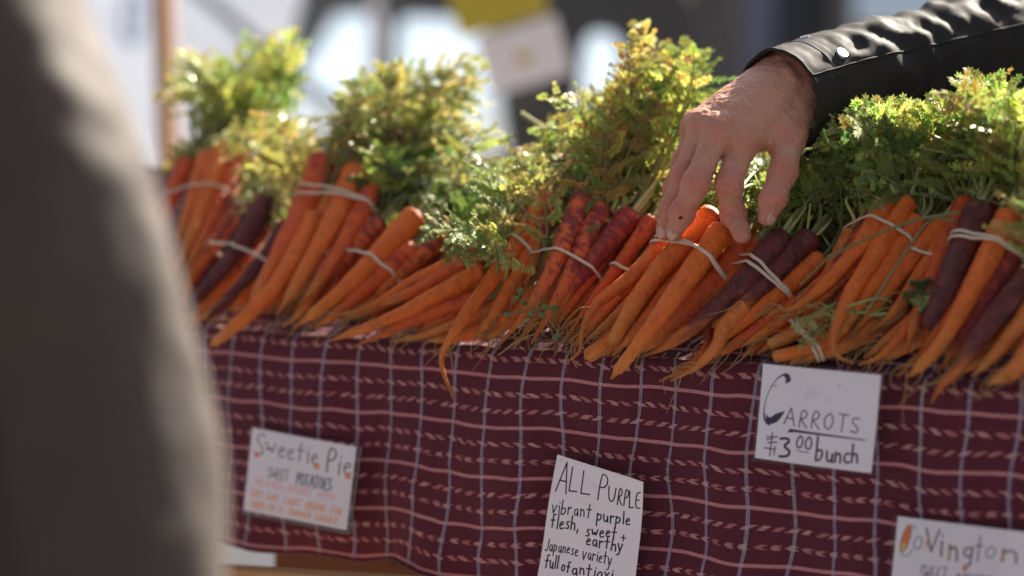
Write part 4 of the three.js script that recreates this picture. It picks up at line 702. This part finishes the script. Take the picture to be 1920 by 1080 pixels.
function headGeo(c, face, scale = 1) {       // a head with its face towards `face`
  const f = face.clone().setY(0).normalize(), s = V(0, 1, 0).cross(f).normalize(), L = (a, b, d) => c.clone().addScaledVector(s, a * scale).add(V(0, b * scale, 0)).addScaledVector(f, d * scale);
  const B = (p, q, r, t) => bone(p, q, r * scale, t * scale);
  const skull = field([B(L(0, .035, -.02), L(0, .035, .015), .083, .078), B(L(0, -.02, .02), L(0, -.075, .055), .066, .036), B(L(-.03, -.01, .045), L(.03, -.01, .045), .042, .042), B(L(0, -.06, -.02), L(0, -.17, -.03), .056, .06)], .03 * scale);
  const face2 = [B(L(0, .022, .09), L(0, -.018, .112), .008, .014), B(L(-.032, .03, .086), L(.032, .03, .086), .01, .01), B(L(-.02, -.05, .083), L(.02, -.05, .083), .009, .009), B(L(-.016, -.06, .08), L(.016, -.06, .08), .009, .009)];
  const ears = [-1, 1].map((k) => B(L(k * .082, .02, -.005), L(k * .084, -.02, .002), .016, .01)), eyes = [-1, 1].map((k) => L(k * .032, .012, .081));
  const sdf = (x, y, z) => { let d = skull(x, y, z); for (const b of face2) d = smin(d, boneD(b, x, y, z), .012 * scale); for (const b of ears) d = smin(d, boneD(b, x, y, z), .008); for (const e of eyes) d = Math.max(d, .0125 * scale - Math.hypot(x - e.x, y - e.y, z - e.z)); for (const e of eyes) d = Math.min(d, Math.hypot(x - e.x, y - e.y, z - e.z) - .011 * scale); return d; };
  const base = skinCol([[L(0, -.055, .09), .03], [L(.05, -.02, .06), .03], [L(-.05, -.02, .06), .03]]);
  const g = sdfMesh(sdf, c.clone().addScalar(-.16 * scale).setY(c.y - .17 * scale), c.clone().addScalar(.16 * scale), .005, (x, y, z) => { for (const e of eyes) { const d = Math.hypot(x - e.x - f.x * .011, y - e.y, z - e.z - f.z * .011); if (d < .005) return [.03, .02, .015]; if (Math.hypot(x - e.x, y - e.y, z - e.z) < .0118) return [.75, .72, .7]; } return base(x, y, z); });
  const cap = field([B(L(0, .05, -.035), L(0, .06, .01), .092, .082), B(L(0, 0, -.05), L(0, -.04, -.055), .07, .055)], .03);
  const hair = sdfMesh((x, y, z) => Math.max(cap(x, y, z) + .006 * noise(x * 60, y * 60, z * 60), -(boneD(B(L(0, -.01, .075), L(0, -.05, .08), .078, .07), x, y, z))), c.clone().addScalar(-.17), c.clone().addScalar(.18), .007);
  return { head: g, hair };
}
function coat(o) {           // jacket, trousers, shoes of a standing figure in world joints
  const fold = (x, y, z, b) => b + .0032 * noise(x * 9, y * 7, z * 9) + .0012 * noise(x * 24, y * 18, z * 24);
  const j = o.jacket, f = field(j, .05);
  const lo = o.lo, hi = o.hi;
  return sdfMesh((x, y, z) => fold(x, y, z, f(x, y, z)), lo, hi, o.cell ?? .011);
}
// --- the seller: reaches in from the upper right with the right hand
{
  const dT = depthOf(onPile(1262, 436, .08)), K = (x, y, d = 0) => at(x, y, dT + d);
  const ELB = K(1975, 82, .24), W = K(1512, 146, .045), SH = ELB.clone().add(V(.16, .24, -.14));
  const t = thing('person', 'seller in a dark waxed jacket reaching a bare right hand down onto the orange carrots', 'person', V(SH.x + .2, 0, SH.z - .02));
  // hand: palm, five fingers
  const M = { i: K(1394, 266, -.012), m: K(1346, 244, -.012), r: K(1318, 236, .004), p: K(1302, 236, .024) };
  const palm = [
    bone(W, K(1400, 226, .0), .024, .019), bone(K(1490, 126, .04), M.m, .02, .0155), bone(K(1480, 130, .045), M.r, .019, .0145), bone(K(1478, 128, .055), M.p, .018, .0135), bone(K(1500, 165, .035), M.i, .022, .0158),
    bone(K(1515, 180, .035), K(1478, 262, .0), .021, .017), bone(K(1440, 225, .012), K(1390, 250, .008), .02, .017), bone(W, K(1600, 128, .11), .0255, .03), bone(K(1516, 166, .05), K(1610, 150, .12), .0225, .028),
    bone(K(1440, 250, .03), K(1370, 262, .028), .015, .014),
  ];
  const fingers = {
    index: [[M.i, .0146], [K(1366, 345, -.028), .0128], [K(1375, 402, -.012), .0117], [onPile(1391, 440, .077), .0096]],
    middle: [[M.m, .0144], [K(1306, 342, -.026), .0129], [K(1280, 398, -.014), .0117], [onPile(1265, 434, .083), .0097]],
    ring: [[M.r, .0138], [K(1282, 330, .0), .0122], [K(1258, 392, .004), .011], [onPile(1244, 434, .079), .0092]],
    pinky: [[M.p, .012], [K(1281, 300, .036), .0098], [K(1262, 350, .05), .0088], [K(1252, 392, .058), .0075]],
    thumb: [[K(1478, 258, .0), .0165], [K(1468, 322, -.024), .0138], [K(1450, 372, -.034), .0128], [K(1437, 406, -.034), .0096]],
  };
  const tendons = [[K(1470, 140, .022), M.m], [K(1462, 138, .03), M.r], [K(1484, 158, .02), M.i]].map(([a, b]) => bone(a.clone().addScaledVector(F, -.0165), b.clone().addScaledVector(F, -.0095), .0035, .0065));
  const fs = Object.values(fingers).map((ch) => { const b = []; for (let i = 0; i + 1 < ch.length; i++) { const [p, r] = ch[i], [q, s] = ch[i + 1]; b.push(bone(p, q, r * .97, s * .97)); if (i) b.push(bone(p, p.clone().lerp(q, .12), r * 1.01, r)); } return field(b, .006); });
  const bumps = [[M.i, .0118], [M.m, .0125], [M.r, .0112], [M.p, .0095]].map(([p, r]) => { const c = p.clone().addScaledVector(F, -.0072).addScaledVector(U, .002); return bone(c, c, r, r); });
  const creases = Object.entries(fingers).flatMap(([k, ch]) => [1, 2].map((i) => ({ p: ch[i][0], t: ch[i + 1][0].clone().sub(ch[i - 1][0]).normalize(), a: i === 1 ? .00055 : .0004 })));
  const pf = field(palm, .02);
  const handSdf = (x, y, z) => {
    let d = pf(x, y, z); for (const b of tendons) d = smin(d, boneD(b, x, y, z), .012);
    let fd = 1; for (const f of fs) fd = Math.min(fd, f(x, y, z)); d = smin(d, fd, .009);
    if (Math.abs(d) > .008) return d;
    for (const b of bumps) d = smin(d, boneD(b, x, y, z), .008);
    for (const j of creases) { const px = x - j.p.x, py = y - j.p.y, pz = z - j.p.z, s = px * j.t.x + py * j.t.y + pz * j.t.z; if (Math.abs(s) < .013 && Math.hypot(px, py, pz) < .022) d += j.a * Math.cos(s * 1150) * Math.exp(-((s / .0065) ** 2)); }
    return d + .0005 * noise(x * 130, y * 130, z * 130) + .0007 * noise(x * 45, y * 45, z * 45);
  };
  const marks = [...Object.values(fingers).flatMap((ch) => ch.slice(0, 3).map(([p]) => [p.clone().addScaledVector(F, -.008), .019])), ...Object.values(fingers).map((ch) => [ch[3][0], .014])];
  const pts = [...Object.values(fingers).flat().map((q) => q[0]), K(1615, 140, .12), W, K(1480, 110, .06)], bb = new THREE.Box3().setFromPoints(pts).expandByScalar(.04);
  const hand = sdfMesh(handSdf, bb.min, bb.max, .0019, skinCol(marks));
  const headC = V(SH.x + .2, SH.y + .26, SH.z + .03), H2 = headGeo(headC, V(-.45, -.4, 1));
  const chest = V(SH.x + .2, SH.y - .12, SH.z - .01), hip = V(SH.x + .2, .96, SH.z - .04), LS = V(SH.x + .4, SH.y, SH.z - .02);
  const inner = sdfMesh(field([bone(chest, hip, .11, .1), bone(K(1600, 140, .1), ELB, .032, .04), bone(ELB, SH, .042, .05), bone(chest, headC.clone().setY(headC.y - .15), .06, .052), bone(hip, V(hip.x - .1, .1, hip.z), .07, .045), bone(hip, V(hip.x + .1, .1, hip.z), .07, .045)], .04), V(SH.x - .45, .02, SH.z - .25), V(SH.x + .45, SH.y + .2, SH.z + .4), .014, skinCol([]));
  wpart('body', mergeGeometries([hand, H2.head, inner]), skinMat, t);
  wpart('hair', H2.hair, std({ color: rgb(.05, .03, .02), roughness: .7 }), t);
  // jacket body, left arm with the hand in the pocket
  const leather = phys({ color: rgb(.03, .028, .027), roughness: .64, specularIntensity: .14, sheen: .06, sheenColor: rgb(.7, .68, .66), sheenRoughness: .4, side: THREE.DoubleSide });
  const LE = V(LS.x + .1, LS.y - .29, LS.z - .03), LW = V(LS.x + .0, .98, LS.z + .08);
  wpart('jacket', coat({ jacket: [bone(V(SH.x + .08, SH.y - .08, SH.z), V(LS.x - .08, SH.y - .08, SH.z), .115, .115), bone(chest, V(hip.x, .86, hip.z), .165, .165), bone(SH, V(SH.x + .1, SH.y + .03, SH.z), .07, .08), bone(LS, LE, .07, .06), bone(LE, LW, .06, .058), bone(V(SH.x + .2, SH.y, SH.z), V(SH.x + .2, SH.y + .09, SH.z + .01), .09, .07), bone(SH, SH.clone().lerp(ELB, .4), .078, .074)], lo: V(SH.x - .25, .66, SH.z - .3), hi: V(SH.x + .68, SH.y + .22, SH.z + .32), cell: .013 }), leather, t);
  // right sleeve: a creased tube from the cuff to the shoulder
  const sleeveLine = new THREE.CatmullRomCurve3([K(1462, 190, .018), K(1548, 166, .065), K(1690, 134, .135), K(1840, 106, .195), ELB, ELB.clone().lerp(SH, .35).add(V(.02, -.01, .01)), SH], false, 'centripetal');
  const n = 190, fr = frames(sleeveLine.getSpacedPoints(n - 1)), Ls = sleeveLine.getLength();
  const radius = (i, a, inset) => {
    const s = i / (n - 1), m = s * Ls; let r = lerp(.0535, .0585, smooth(0, .12, m)); r = lerp(r, .072, smooth(.18, .36, m)); r = lerp(r, .08, smooth(.45, .6, m));
    const up = Math.cos(a - 1.57);
    const w = .0037 * Math.sin(m * 115 + 2.2 * Math.sin(a) + 3 * noise(m * 9, Math.cos(a), Math.sin(a))) * smooth(.05, .14, m) * (.55 + .45 * noise(m * 14, Math.cos(a) * 1.2, Math.sin(a) * 1.2 + 4)) + .003 * noise(m * 22, Math.cos(a) * 1.6, Math.sin(a) * 1.6) * smooth(.03, .1, m) + .0007 * noise(m * 75, Math.cos(a) * 3, Math.sin(a) * 3) + .002 * noise(1, Math.cos(a) * 1.1, Math.sin(a) * 1.1);
    const cuffStitch = m > .038 && m < .0405 ? -.0012 : 0;
    return r + w + cuffStitch - inset;
  };
  const ringAt = (i, a, inset) => fr[i].c.clone().addScaledVector(fr[i].x, Math.cos(a) * radius(i, a, inset)).addScaledVector(fr[i].y, Math.sin(a) * radius(i, a, inset));
  const outer = skin(n, 72, (i, a) => ringAt(i, a, 0), null, false, false), lining = skin(40, 72, (i, a) => ringAt(i, a, .0026), null, false, false);
  const sl = wpart('sleeve', outer, leather, t);
  const lip = []; for (let k = 0; k < 72; k++) lip.push(ringAt(0, k / 72 * 6.28319, .0013));
  const sub = (name, g, m) => { g.translate(-t.position.x, -t.position.y, -t.position.z); return part(name, g, m, sl); };
  sub('cuff_edge', tube(lip, .0021, 8, 200, true), leather);
  for (const m of [.0345, .0365]) { const i = Math.round(m / Ls * (n - 1)), q = []; for (let k = 0; k < 72; k++) q.push(ringAt(i, k / 72 * 6.28319, -.0002)); sub('stitching', tube(q, .0005, 5, 220, true), std({ color: rgb(.06, .055, .05), roughness: .8 })); }
  { const q = []; for (let i = 0; i < n; i += 3) q.push(ringAt(i, 2.62, -.0004)); sub('seam', tube(q, .0011, 6, 160), leather); }
  sub('lining', lining, std({ color: rgb(.03, .028, .03), roughness: .9, side: THREE.DoubleSide }));
  const snap = (x, y, rad) => { // a snap button on the sleeve nearest to where the photograph shows it
    let best = null, bd = 1e9; for (let i = 2; i < 60; i++) for (let k = 0; k < 72; k++) { const p = ringAt(i, k / 72 * 6.28319, 0), d = p.clone().sub(EYE), z = d.dot(F), px = 960 + FPX * d.dot(R) / z, py = 540 - FPX * d.dot(U) / z, e = Math.hypot(px - x, py - y) + (d.length() > fr[i].c.distanceTo(EYE) ? 60 : 0); if (e < bd) { bd = e; best = [p, p.clone().sub(fr[i].c).normalize()]; } }
    const g = new THREE.CylinderGeometry(rad * .85, rad, .003, 24); g.applyQuaternion(new THREE.Quaternion().setFromUnitVectors(V(0, 1, 0), best[1])); g.translate(best[0].x, best[0].y, best[0].z); return g;
  };
  sub('snap_button', snap(1577, 98, .0075), std({ color: rgb(.36, .36, .42), metalness: .8, roughness: .42 }));
  sub('snap_button', snap(1508, 69, .0055), std({ color: rgb(.62, .62, .68), metalness: .9, roughness: .28 }));
  // red shirt cuff inside the sleeve
  const redRing = (i, a) => { const q = 3 + i, f = fr[q]; const r = radius(q, a, .0055) - .001 * Math.sin(a * 5); return f.c.clone().addScaledVector(f.x, Math.cos(a) * r).addScaledVector(f.y, Math.sin(a) * r); };
  wpart('shirt_cuff', skin(24, 48, redRing, null, false, false), fabric(rgb(.22, .03, .03), { side: THREE.DoubleSide }), t);
  // trousers and shoes
  const leg = (k) => [bone(V(hip.x + k * .08, .95, hip.z), V(hip.x + k * .1, .5, hip.z + .02), .105, .08), bone(V(hip.x + k * .1, .5, hip.z + .02), V(hip.x + k * .11, .1, hip.z - .02), .078, .065)];
  wpart('trousers', coat({ jacket: [...leg(-1), ...leg(1), bone(V(hip.x - .06, .95, hip.z), V(hip.x + .06, .95, hip.z), .12, .12)], lo: V(hip.x - .28, .03, hip.z - .2), hi: V(hip.x + .28, 1.12, hip.z + .2), cell: .015 }), fabric(rgb(.05, .055, .075)), t);
  for (const k of [-1, 1]) { const g = box(.1, .09, .28, hip.x + k * .115, .045, hip.z + .05, .04); wpart('shoe', g, std({ color: rgb(.05, .035, .025), roughness: .6 }), t); }
  // nails
  const nail = (p, from, s, side) => { const d = p.clone().sub(from).normalize(), out = F.clone().negate().addScaledVector(R, side).addScaledVector(d, F.dot(d)).normalize(); out.addScaledVector(d, -out.dot(d)).normalize(); const x = d.clone().cross(out), g = new THREE.SphereGeometry(1, 14, 10); g.scale(s * .62, s * .85, .0012); g.applyMatrix4(new THREE.Matrix4().makeBasis(x, d, out)); const c = p.clone().addScaledVector(out, s * .98); g.translate(c.x, c.y, c.z); return g; };
  const nailMat = phys({ color: rgb(.6, .37, .3), roughness: .4, clearcoat: .15, clearcoatRoughness: .3 });
  wpart('nail', nail(fingers.thumb[3][0], fingers.thumb[2][0], .0088, .7), nailMat, t);
  wpart('nail', nail(fingers.middle[3][0], fingers.middle[2][0], .0086, -.2), nailMat, t);
  wpart('nail', nail(fingers.ring[3][0], fingers.ring[2][0], .0082, -.3), nailMat, t);
  { const p = K(1272, 410, -.0), d = F.clone(); const c = p.clone(); for (let i = 0; i < 60 && handSdf(c.x, c.y, c.z) < .0002; i++) c.addScaledVector(d, -.001); for (let i = 0; i < 60 && handSdf(c.x, c.y, c.z) > .0003; i++) c.addScaledVector(d, .0007); const g = new THREE.SphereGeometry(.002, 10, 8); g.scale(1.2, .9, .6); g.translate(c.x, c.y, c.z); wpart('soil_speck', g, std({ color: rgb(.03, .022, .018), roughness: .95 }), t); }
}
// --- the customer: back turned, close to the camera at the left
{
  const d = 1.34, A = (x, y, q = 0) => at(x, y, d + q);
  const C0 = A(-440, 0, .03), t = thing('person', 'customer in a grey-brown coat with back turned, out of focus in the left foreground', 'person', V(C0.x, 0, C0.z));
  const arm = [[-170, -560, .078], [-128, -150, .073], [-98, 20, .07], [-8, 220, .068], [40, 350, .066], [84, 500, .064], [136, 650, .063], [186, 850, .062], [203, 1000, .062], [208, 1180, .06]].map(([x, y, r]) => [A(x, y), r]);
  const lower = [[208, 1180], [160, 1420], [80, 1640]].map(([x, y]) => [A(x, y, -.02), .058]);
  const bones = []; for (const ch of [arm, lower]) for (let i = 0; i + 1 < ch.length; i++) bones.push(bone(ch[i][0], ch[i + 1][0], ch[i][1], ch[i + 1][1]));
  const sx = C0.x, sz = C0.z, r = RH, P = (a, y, b = 0) => V(sx, y, sz).addScaledVector(r, a).addScaledVector(FH, b);
  const larm = [[P(-.19, 1.38), .075], [P(-.25, 1.1), .065], [P(-.2, .86, .08), .06]];
  for (let i = 0; i < 2; i++) bones.push(bone(larm[i][0], larm[i + 1][0], larm[i][1], larm[i + 1][1]));
  bones.push(bone(P(-.1, 1.34), P(.08, 1.34), .11, .11), bone(P(0, 1.3), P(0, .82), .145, .165), bone(P(-.07, .8), P(.07, .8), .12, .12), bone(P(0, 1.38), P(0, 1.48), .09, .07));
  const g = coat({ jacket: bones, lo: V(sx - .5, .6, sz - .5), hi: V(sx + .5, 1.6, sz + .5), cell: .0095 });
  wpart('coat', g, phys({ color: rgb(.05, .034, .027), roughness: .7, sheen: .6, sheenColor: rgb(1, .95, .88), sheenRoughness: .5 }), t);
  const H3 = headGeo(P(0, 1.62, .02), FH.clone()), inner = sdfMesh(field([bone(P(0, 1.3), P(0, .9), .1, .1), bone(P(0, 1.4), P(0, 1.52), .055, .05), bone(P(0, .9), P(-.1, .1), .07, .045), bone(P(0, .9), P(.1, .1), .07, .045), bone(arm[0][0], arm[8][0], .04, .036)], .04), V(sx - .4, .02, sz - .4), V(sx + .4, 1.6, sz + .4), .016, skinCol([]));
  wpart('body', mergeGeometries([H3.head, inner]), skinMat, t);
  wpart('hair', H3.hair, std({ color: rgb(.08, .05, .03), roughness: .7 }), t);
  const leg = (k) => [bone(P(k * .08, .92), P(k * .1, .5, -.02), .105, .08), bone(P(k * .1, .5, -.02), P(k * .11, .1), .078, .065)];
  wpart('trousers', coat({ jacket: [...leg(-1), ...leg(1)], lo: V(sx - .4, .03, sz - .4), hi: V(sx + .4, 1.05, sz + .4), cell: .016 }), fabric(rgb(.06, .07, .1)), t);
  for (const k of [-1, 1]) { const c = P(k * .12, .045, .05), q = new RoundedBoxGeometry(.1, .09, .28, 2, .04); q.rotateY(YAW); q.translate(c.x, c.y, c.z); wpart('shoe', q, std({ color: rgb(.05, .035, .025), roughness: .6 }), t); }
}
// ------------------------------------------------------------------ behind the stall
const facing = new THREE.Quaternion().setFromRotationMatrix(new THREE.Matrix4().makeBasis(RH, V(0, 1, 0), FH.clone().negate()));
function standing(name, label, cat, px, depth) { const p = at(px, 204, depth); p.y = 0; const g = thing(name, label, cat, p); g.quaternion.copy(facing); return g; }
const high = (y, depth) => EYE.y + (204 - y) * depth / FPX;
// white canopy wall with a printed ring
{
  const D = 6, t = standing('canopy_wall', 'white canvas canopy wall printed with a pale grey figure, behind the left carrots', 'canopy wall', 200, D);
  const X = (x) => (x - 200) * D / FPX, P = [], UV = [], I = [], nx = 60, ny = 40;
  for (let j = 0; j <= ny; j++) for (let i = 0; i <= nx; i++) {
    const y = lerp(2.25, .02, j / ny), right = X(565 - (high(0, D) - y) * FPX / D * .23), left = X(-420), x = lerp(left, right, i / nx);
    P.push(x, y, .02 * Math.sin(x * 9) + .012 * noise(x * 4, y * 3, 2)); UV.push((x - left) / 1.6, (y - .02) / 2.23);
  }
  for (let j = 0; j < ny; j++) for (let i = 0; i < nx; i++) { const a = j * (nx + 1) + i, b = a + 1, c = a + nx + 1, e = c + 1; I.push(a, c, b, b, c, e); }
  const g = new THREE.BufferGeometry(); g.setAttribute('position', new THREE.Float32BufferAttribute(P, 3)); g.setAttribute('uv', new THREE.Float32BufferAttribute(UV, 2)); g.setIndex(I); g.computeVertexNormals();
  const map = canvasTex(1024, 1428, (c, w, h) => { c.fillStyle = '#b4bac8'; c.fillRect(0, 0, w, h); const u = (X(250) - X(-420)) / 1.6 * w, v = (1 - (high(48, D) - .02) / 2.23) * h; c.strokeStyle = '#6f7f99'; c.lineWidth = 17; c.beginPath(); c.ellipse(u, v, 17, 44, .03, 0, 7); c.stroke(); });
  part('canvas', g, phys({ map, roughness: .9, transmission: .36, thickness: 0, side: THREE.DoubleSide }), t);
  part('top_rail', tube([V(X(-420), 2.26, 0), V(0, 2.26, 0), V(X(700), 2.26, 0)], .018, 8, 8), std({ color: rgb(.6, .6, .62), metalness: .6, roughness: .4 }), t);
  for (const x of [X(-420), X(700)]) part('leg', box(.035, 2.26, .035, x, 1.13, -.03), std({ color: rgb(.6, .6, .62), metalness: .6, roughness: .4 }), t);
}
{
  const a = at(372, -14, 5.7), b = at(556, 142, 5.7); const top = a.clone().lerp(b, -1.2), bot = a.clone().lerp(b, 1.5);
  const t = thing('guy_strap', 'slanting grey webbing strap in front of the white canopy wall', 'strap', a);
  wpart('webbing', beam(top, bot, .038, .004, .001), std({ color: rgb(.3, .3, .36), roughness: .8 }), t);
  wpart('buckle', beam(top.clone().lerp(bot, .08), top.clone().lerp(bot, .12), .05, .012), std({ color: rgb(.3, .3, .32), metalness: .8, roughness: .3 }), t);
}
{
  const D = 4.4, t = standing('wooden_post', 'brown wooden canopy post standing behind the left carrot tops', 'post', 346, D);
  part('shaft', box(.04, 2.3, .04, 0, 1.15, 0), woodMat, t); part('foot', box(.16, .03, .16, 0, .015, 0), darkWood, t);
  t.rotateZ(.035);
}
// dark vehicle seen from its left side
{
  const D = 8, S = FPX / D, u = (x) => (x - 730) / S, v = (y) => high(y, D), t = standing('parked_van', 'dark grey vehicle with bright see-through side windows parked behind the stall', 'vehicle', 730, D);
  const paint = phys({ color: rgb(.022, .022, .021), roughness: .4, clearcoat: .5, clearcoatRoughness: .12 }), trim = std({ color: rgb(.012, .012, .012), roughness: .6 });
  const glass = phys({ color: rgb(.93, .985, 1), transmission: 1, roughness: .03, thickness: 0, ior: 1.5, side: THREE.DoubleSide });
  const path = (pts, S2 = THREE.Shape) => { const s = new S2(); pts.forEach(([a, b], i) => i ? s.lineTo(a, b) : s.moveTo(a, b)); s.closePath(); return s; };
  const round = (pts, r) => { const out = []; pts.forEach((p, i) => { const a = pts[(i + pts.length - 1) % pts.length], b = pts[(i + 1) % pts.length], q = (w, k) => { const d = Math.hypot(w[0] - p[0], w[1] - p[1]), m = Math.min(k, d * .45) / d; return [lerp(p[0], w[0], m), lerp(p[1], w[1], m)]; }, s = q(a, r[i] ?? r[0]), e = q(b, r[i] ?? r[0]); for (let z = 0; z <= 6; z++) { const h = z / 6; out.push([0, 1].map((c) => (1 - h) ** 2 * s[c] + 2 * h * (1 - h) * p[c] + h * h * e[c])); } }); return out; };
  const body = [[-2.25, .3], [-2.28, .8], [-2.1, .98], [-.78, 1.06], [-.4, 1.66], [-.2, 1.72], [1.08, 1.7], [1.2, 1.5], [1.25, .9], [1.24, .3], [1.18, .3], [1.1, .52], [.94, .68], [.7, .72], [.46, .68], [.3, .52], [.22, .3], [-1.06, .3], [-1.14, .52], [-1.3, .68], [-1.52, .72], [-1.76, .68], [-1.92, .52], [-2, .3]];
  const w1 = round([[u(572), v(34)], [u(722), v(34)], [u(706), v(345)], [u(520), v(345)]], [.05]), w2 = round([[u(750), v(36)], [u(915), v(44)], [u(958), v(345)], [u(736), v(345)]], [.05, .16, .06, .06]), w3 = round([[u(1096), v(60)], [u(1158), v(64)], [u(1168), v(240)], [u(1084), v(240)]], [.08]);
  const near = path(body); for (const w of [w1, w2, w3]) near.holes.push(path(w, THREE.Path));
  const gN = new THREE.ExtrudeGeometry(near, { depth: .05, bevelEnabled: true, bevelSize: .012, bevelThickness: .012, bevelSegments: 2 }); part('body_side', gN, paint, t);
  const far = path(body), wf = round([[-.32, 1.6], [.98, 1.6], [1.05, .86], [-.7, .98]], [.06]); far.holes.push(path(wf, THREE.Path));
  const gF = new THREE.ExtrudeGeometry(far, { depth: .05, bevelEnabled: false }); gF.translate(0, 0, -1.72); part('body_side', gF, paint, t);
  for (const [w, z] of [[w1, .02], [w2, .02], [w3, .02], [wf, -1.7]]) { const g = new THREE.ShapeGeometry(path(w)); g.translate(0, 0, z); part('window', g, glass, t); }
  const across = (a, b, th) => { const L = Math.hypot(b[0] - a[0], b[1] - a[1]), g = new RoundedBoxGeometry(L, th, 1.62, 2, th / 2.2); g.rotateZ(Math.atan2(b[1] - a[1], b[0] - a[0])); g.translate((a[0] + b[0]) / 2, (a[1] + b[1]) / 2, -.84); return g; };
  part('roof', across([-.25, 1.69], [1.1, 1.68], .05), paint, t); part('hood', across([-2.15, .96], [-.75, 1.05], .05), paint, t); part('tailgate', across([1.22, .4], [1.16, 1.6], .05), paint, t); part('bumper', across([-2.24, .35], [-2.24, .85], .06), trim, t); part('floor', across([-2, .4], [1.2, .4], .05), trim, t);
  { const g = new THREE.PlaneGeometry(.7, 1.55); g.rotateX(-Math.PI / 2); g.rotateZ(Math.atan2(.6, .38)); g.translate(-.58, 1.36, -.84); part('windscreen', g, glass, t); }
  for (const x of [-1.52, .7]) for (const z of [-.05, -1.6]) { const w = new THREE.TorusGeometry(.26, .085, 14, 40); w.translate(x, .345, z); const m = part('tyre', w, trim, t); const r = new THREE.CylinderGeometry(.2, .2, .1, 28); r.rotateX(Math.PI / 2); r.translate(x, .345, z); part('rim', r, std({ color: rgb(.5, .5, .52), metalness: .9, roughness: .3 }), m); }
  part('door_handle', box(.14, .025, .03, u(690), .78, .075, .01), trim, t); part('door_handle', box(.14, .025, .03, u(905), .78, .075, .01), trim, t);
  { const g = new THREE.SphereGeometry(.1, 16, 12); g.scale(.7, .7, .9); g.translate(-.62, 1.08, .16); part('mirror', g, paint, t); }
  for (const x of [-.25, .62]) { part('seat', box(.16, .62, .5, x, .72, -.5, .06), std({ color: rgb(.03, .03, .03), roughness: .9 }), t); }
}
// tilted yellow and white card hanging between the stall and the vehicle
{
  const D = 4.3, c = at(968, 60, D), t = thing('hanging_sign', 'tilted hanging card, yellow above and white below, behind the middle carrot tops', 'hanging sign', c);
  t.quaternion.copy(facing); t.rotateZ(.3);
  const m = D / FPX, map = canvasTex(256, 256, (g, w, h) => { g.fillStyle = '#efe6e4'; g.fillRect(0, 0, w, h); g.fillStyle = '#c9a22c'; g.beginPath(); g.ellipse(w * .5, h * .55, 26, 30, 0, 0, 7); g.fill(); });
  part('yellow_panel', box(172 * m, 120 * m, .012, -18 * m, 78 * m, 0), std({ color: rgb(.52, .4, .035), roughness: .6 }), t);
  part('white_panel', box(156 * m, 112 * m, .012, 0, -46 * m, 0), std({ color: rgb(.66, .6, .6), roughness: .7 }), t);
  const f = new THREE.PlaneGeometry(148 * m, 104 * m); f.translate(0, -46 * m, .0085); part('printed_face', f, std({ map, roughness: .7 }), t);
  part('cord', tube([V(-60 * m, 138 * m, 0), V(-40 * m, 420 * m, 0), V(10 * m, 900 * m, 0)], .003, 5, 10), std({ color: rgb(.4, .35, .3), roughness: .9 }), t);
  part('cord', tube([V(40 * m, 138 * m, 0), V(30 * m, 420 * m, 0), V(10 * m, 900 * m, 0)], .003, 5, 10), std({ color: rgb(.4, .35, .3), roughness: .9 }), t);
}
{ // canopy beam that carries the card, above the picture
  const a = at(346, -560, 4.4), b = at(2500, -560, 4.0); b.y = a.y = 2.3; const t = thing('canopy_beam', 'wooden canopy beam overhead behind the stall, running from the brown post', 'beam', a);
  wpart('bar', beam(a, b, .04, .05), woodMat, t); const c = b.clone(); wpart('post', box(.04, 2.3, .04, c.x, 1.15, c.z), woodMat, t);
}
// dark shopfront at the right
{
  const D = 11, S = FPX / D, u = (x) => (x - 1400) / S, t = standing('shopfront', 'dark shopfront with grey posts and a blue-grey door frame at the upper right', 'building', 1400, D);
  const wall = std({ color: rgb(.05, .046, .043), roughness: .85 }), post = std({ color: rgb(.14, .125, .115), roughness: .7 }), frame = std({ color: rgb(.22, .24, .34), roughness: .6 });
  const slab = (x0, x1, y0, y1, z, d, r = .01) => box(u(x1) - u(x0), y1 - y0, d, (u(x0) + u(x1)) / 2, (y0 + y1) / 2, z, r);
  part('wall', slab(1205, 1322, 0, 3.6, -.2, .3), wall, t); part('wall', slab(1560, 2500, 0, 1.55, -.2, .3), wall, t); part('wall', slab(1190, 2500, 3.605, 4.4, -.2, .34), wall, t);
  part('post', slab(1324, 1386, 0, 3.6, -.1, .3), post, t); part('post', slab(1552, 1592, 0, 3.6, -.1, .3), post, t); part('post', slab(1786, 1830, 1.555, 3.6, -.1, .3), post, t);
  const d = part('door', slab(1388, 1550, 0, 3.2, -.2, .06), wall, t);
  part('frame', slab(1389, 1452, .02, 3.15, -.15, .05), frame, d); part('pane', slab(1458, 1546, .3, 3.0, -.15, .02, .004), std({ color: rgb(.02, .022, .026), roughness: .12 }), d); part('handle', box(.03, .25, .05, u(1455), 1.05, -.1, .01), std({ color: rgb(.5, .5, .5), metalness: .9, roughness: .3 }), d);
  for (const [a, b] of [[1594, 1784], [1832, 2100]]) { const w = part('window', slab(a, b, 1.56, 3.5, -.2, .04), frame, t); part('pane', slab(a + 10, b - 10, 1.6, 3.46, -.165, .02, .004), std({ color: rgb(.75, .86, .88), metalness: .95, roughness: .12 }), w); }
}
renderer.render(scene, camera);
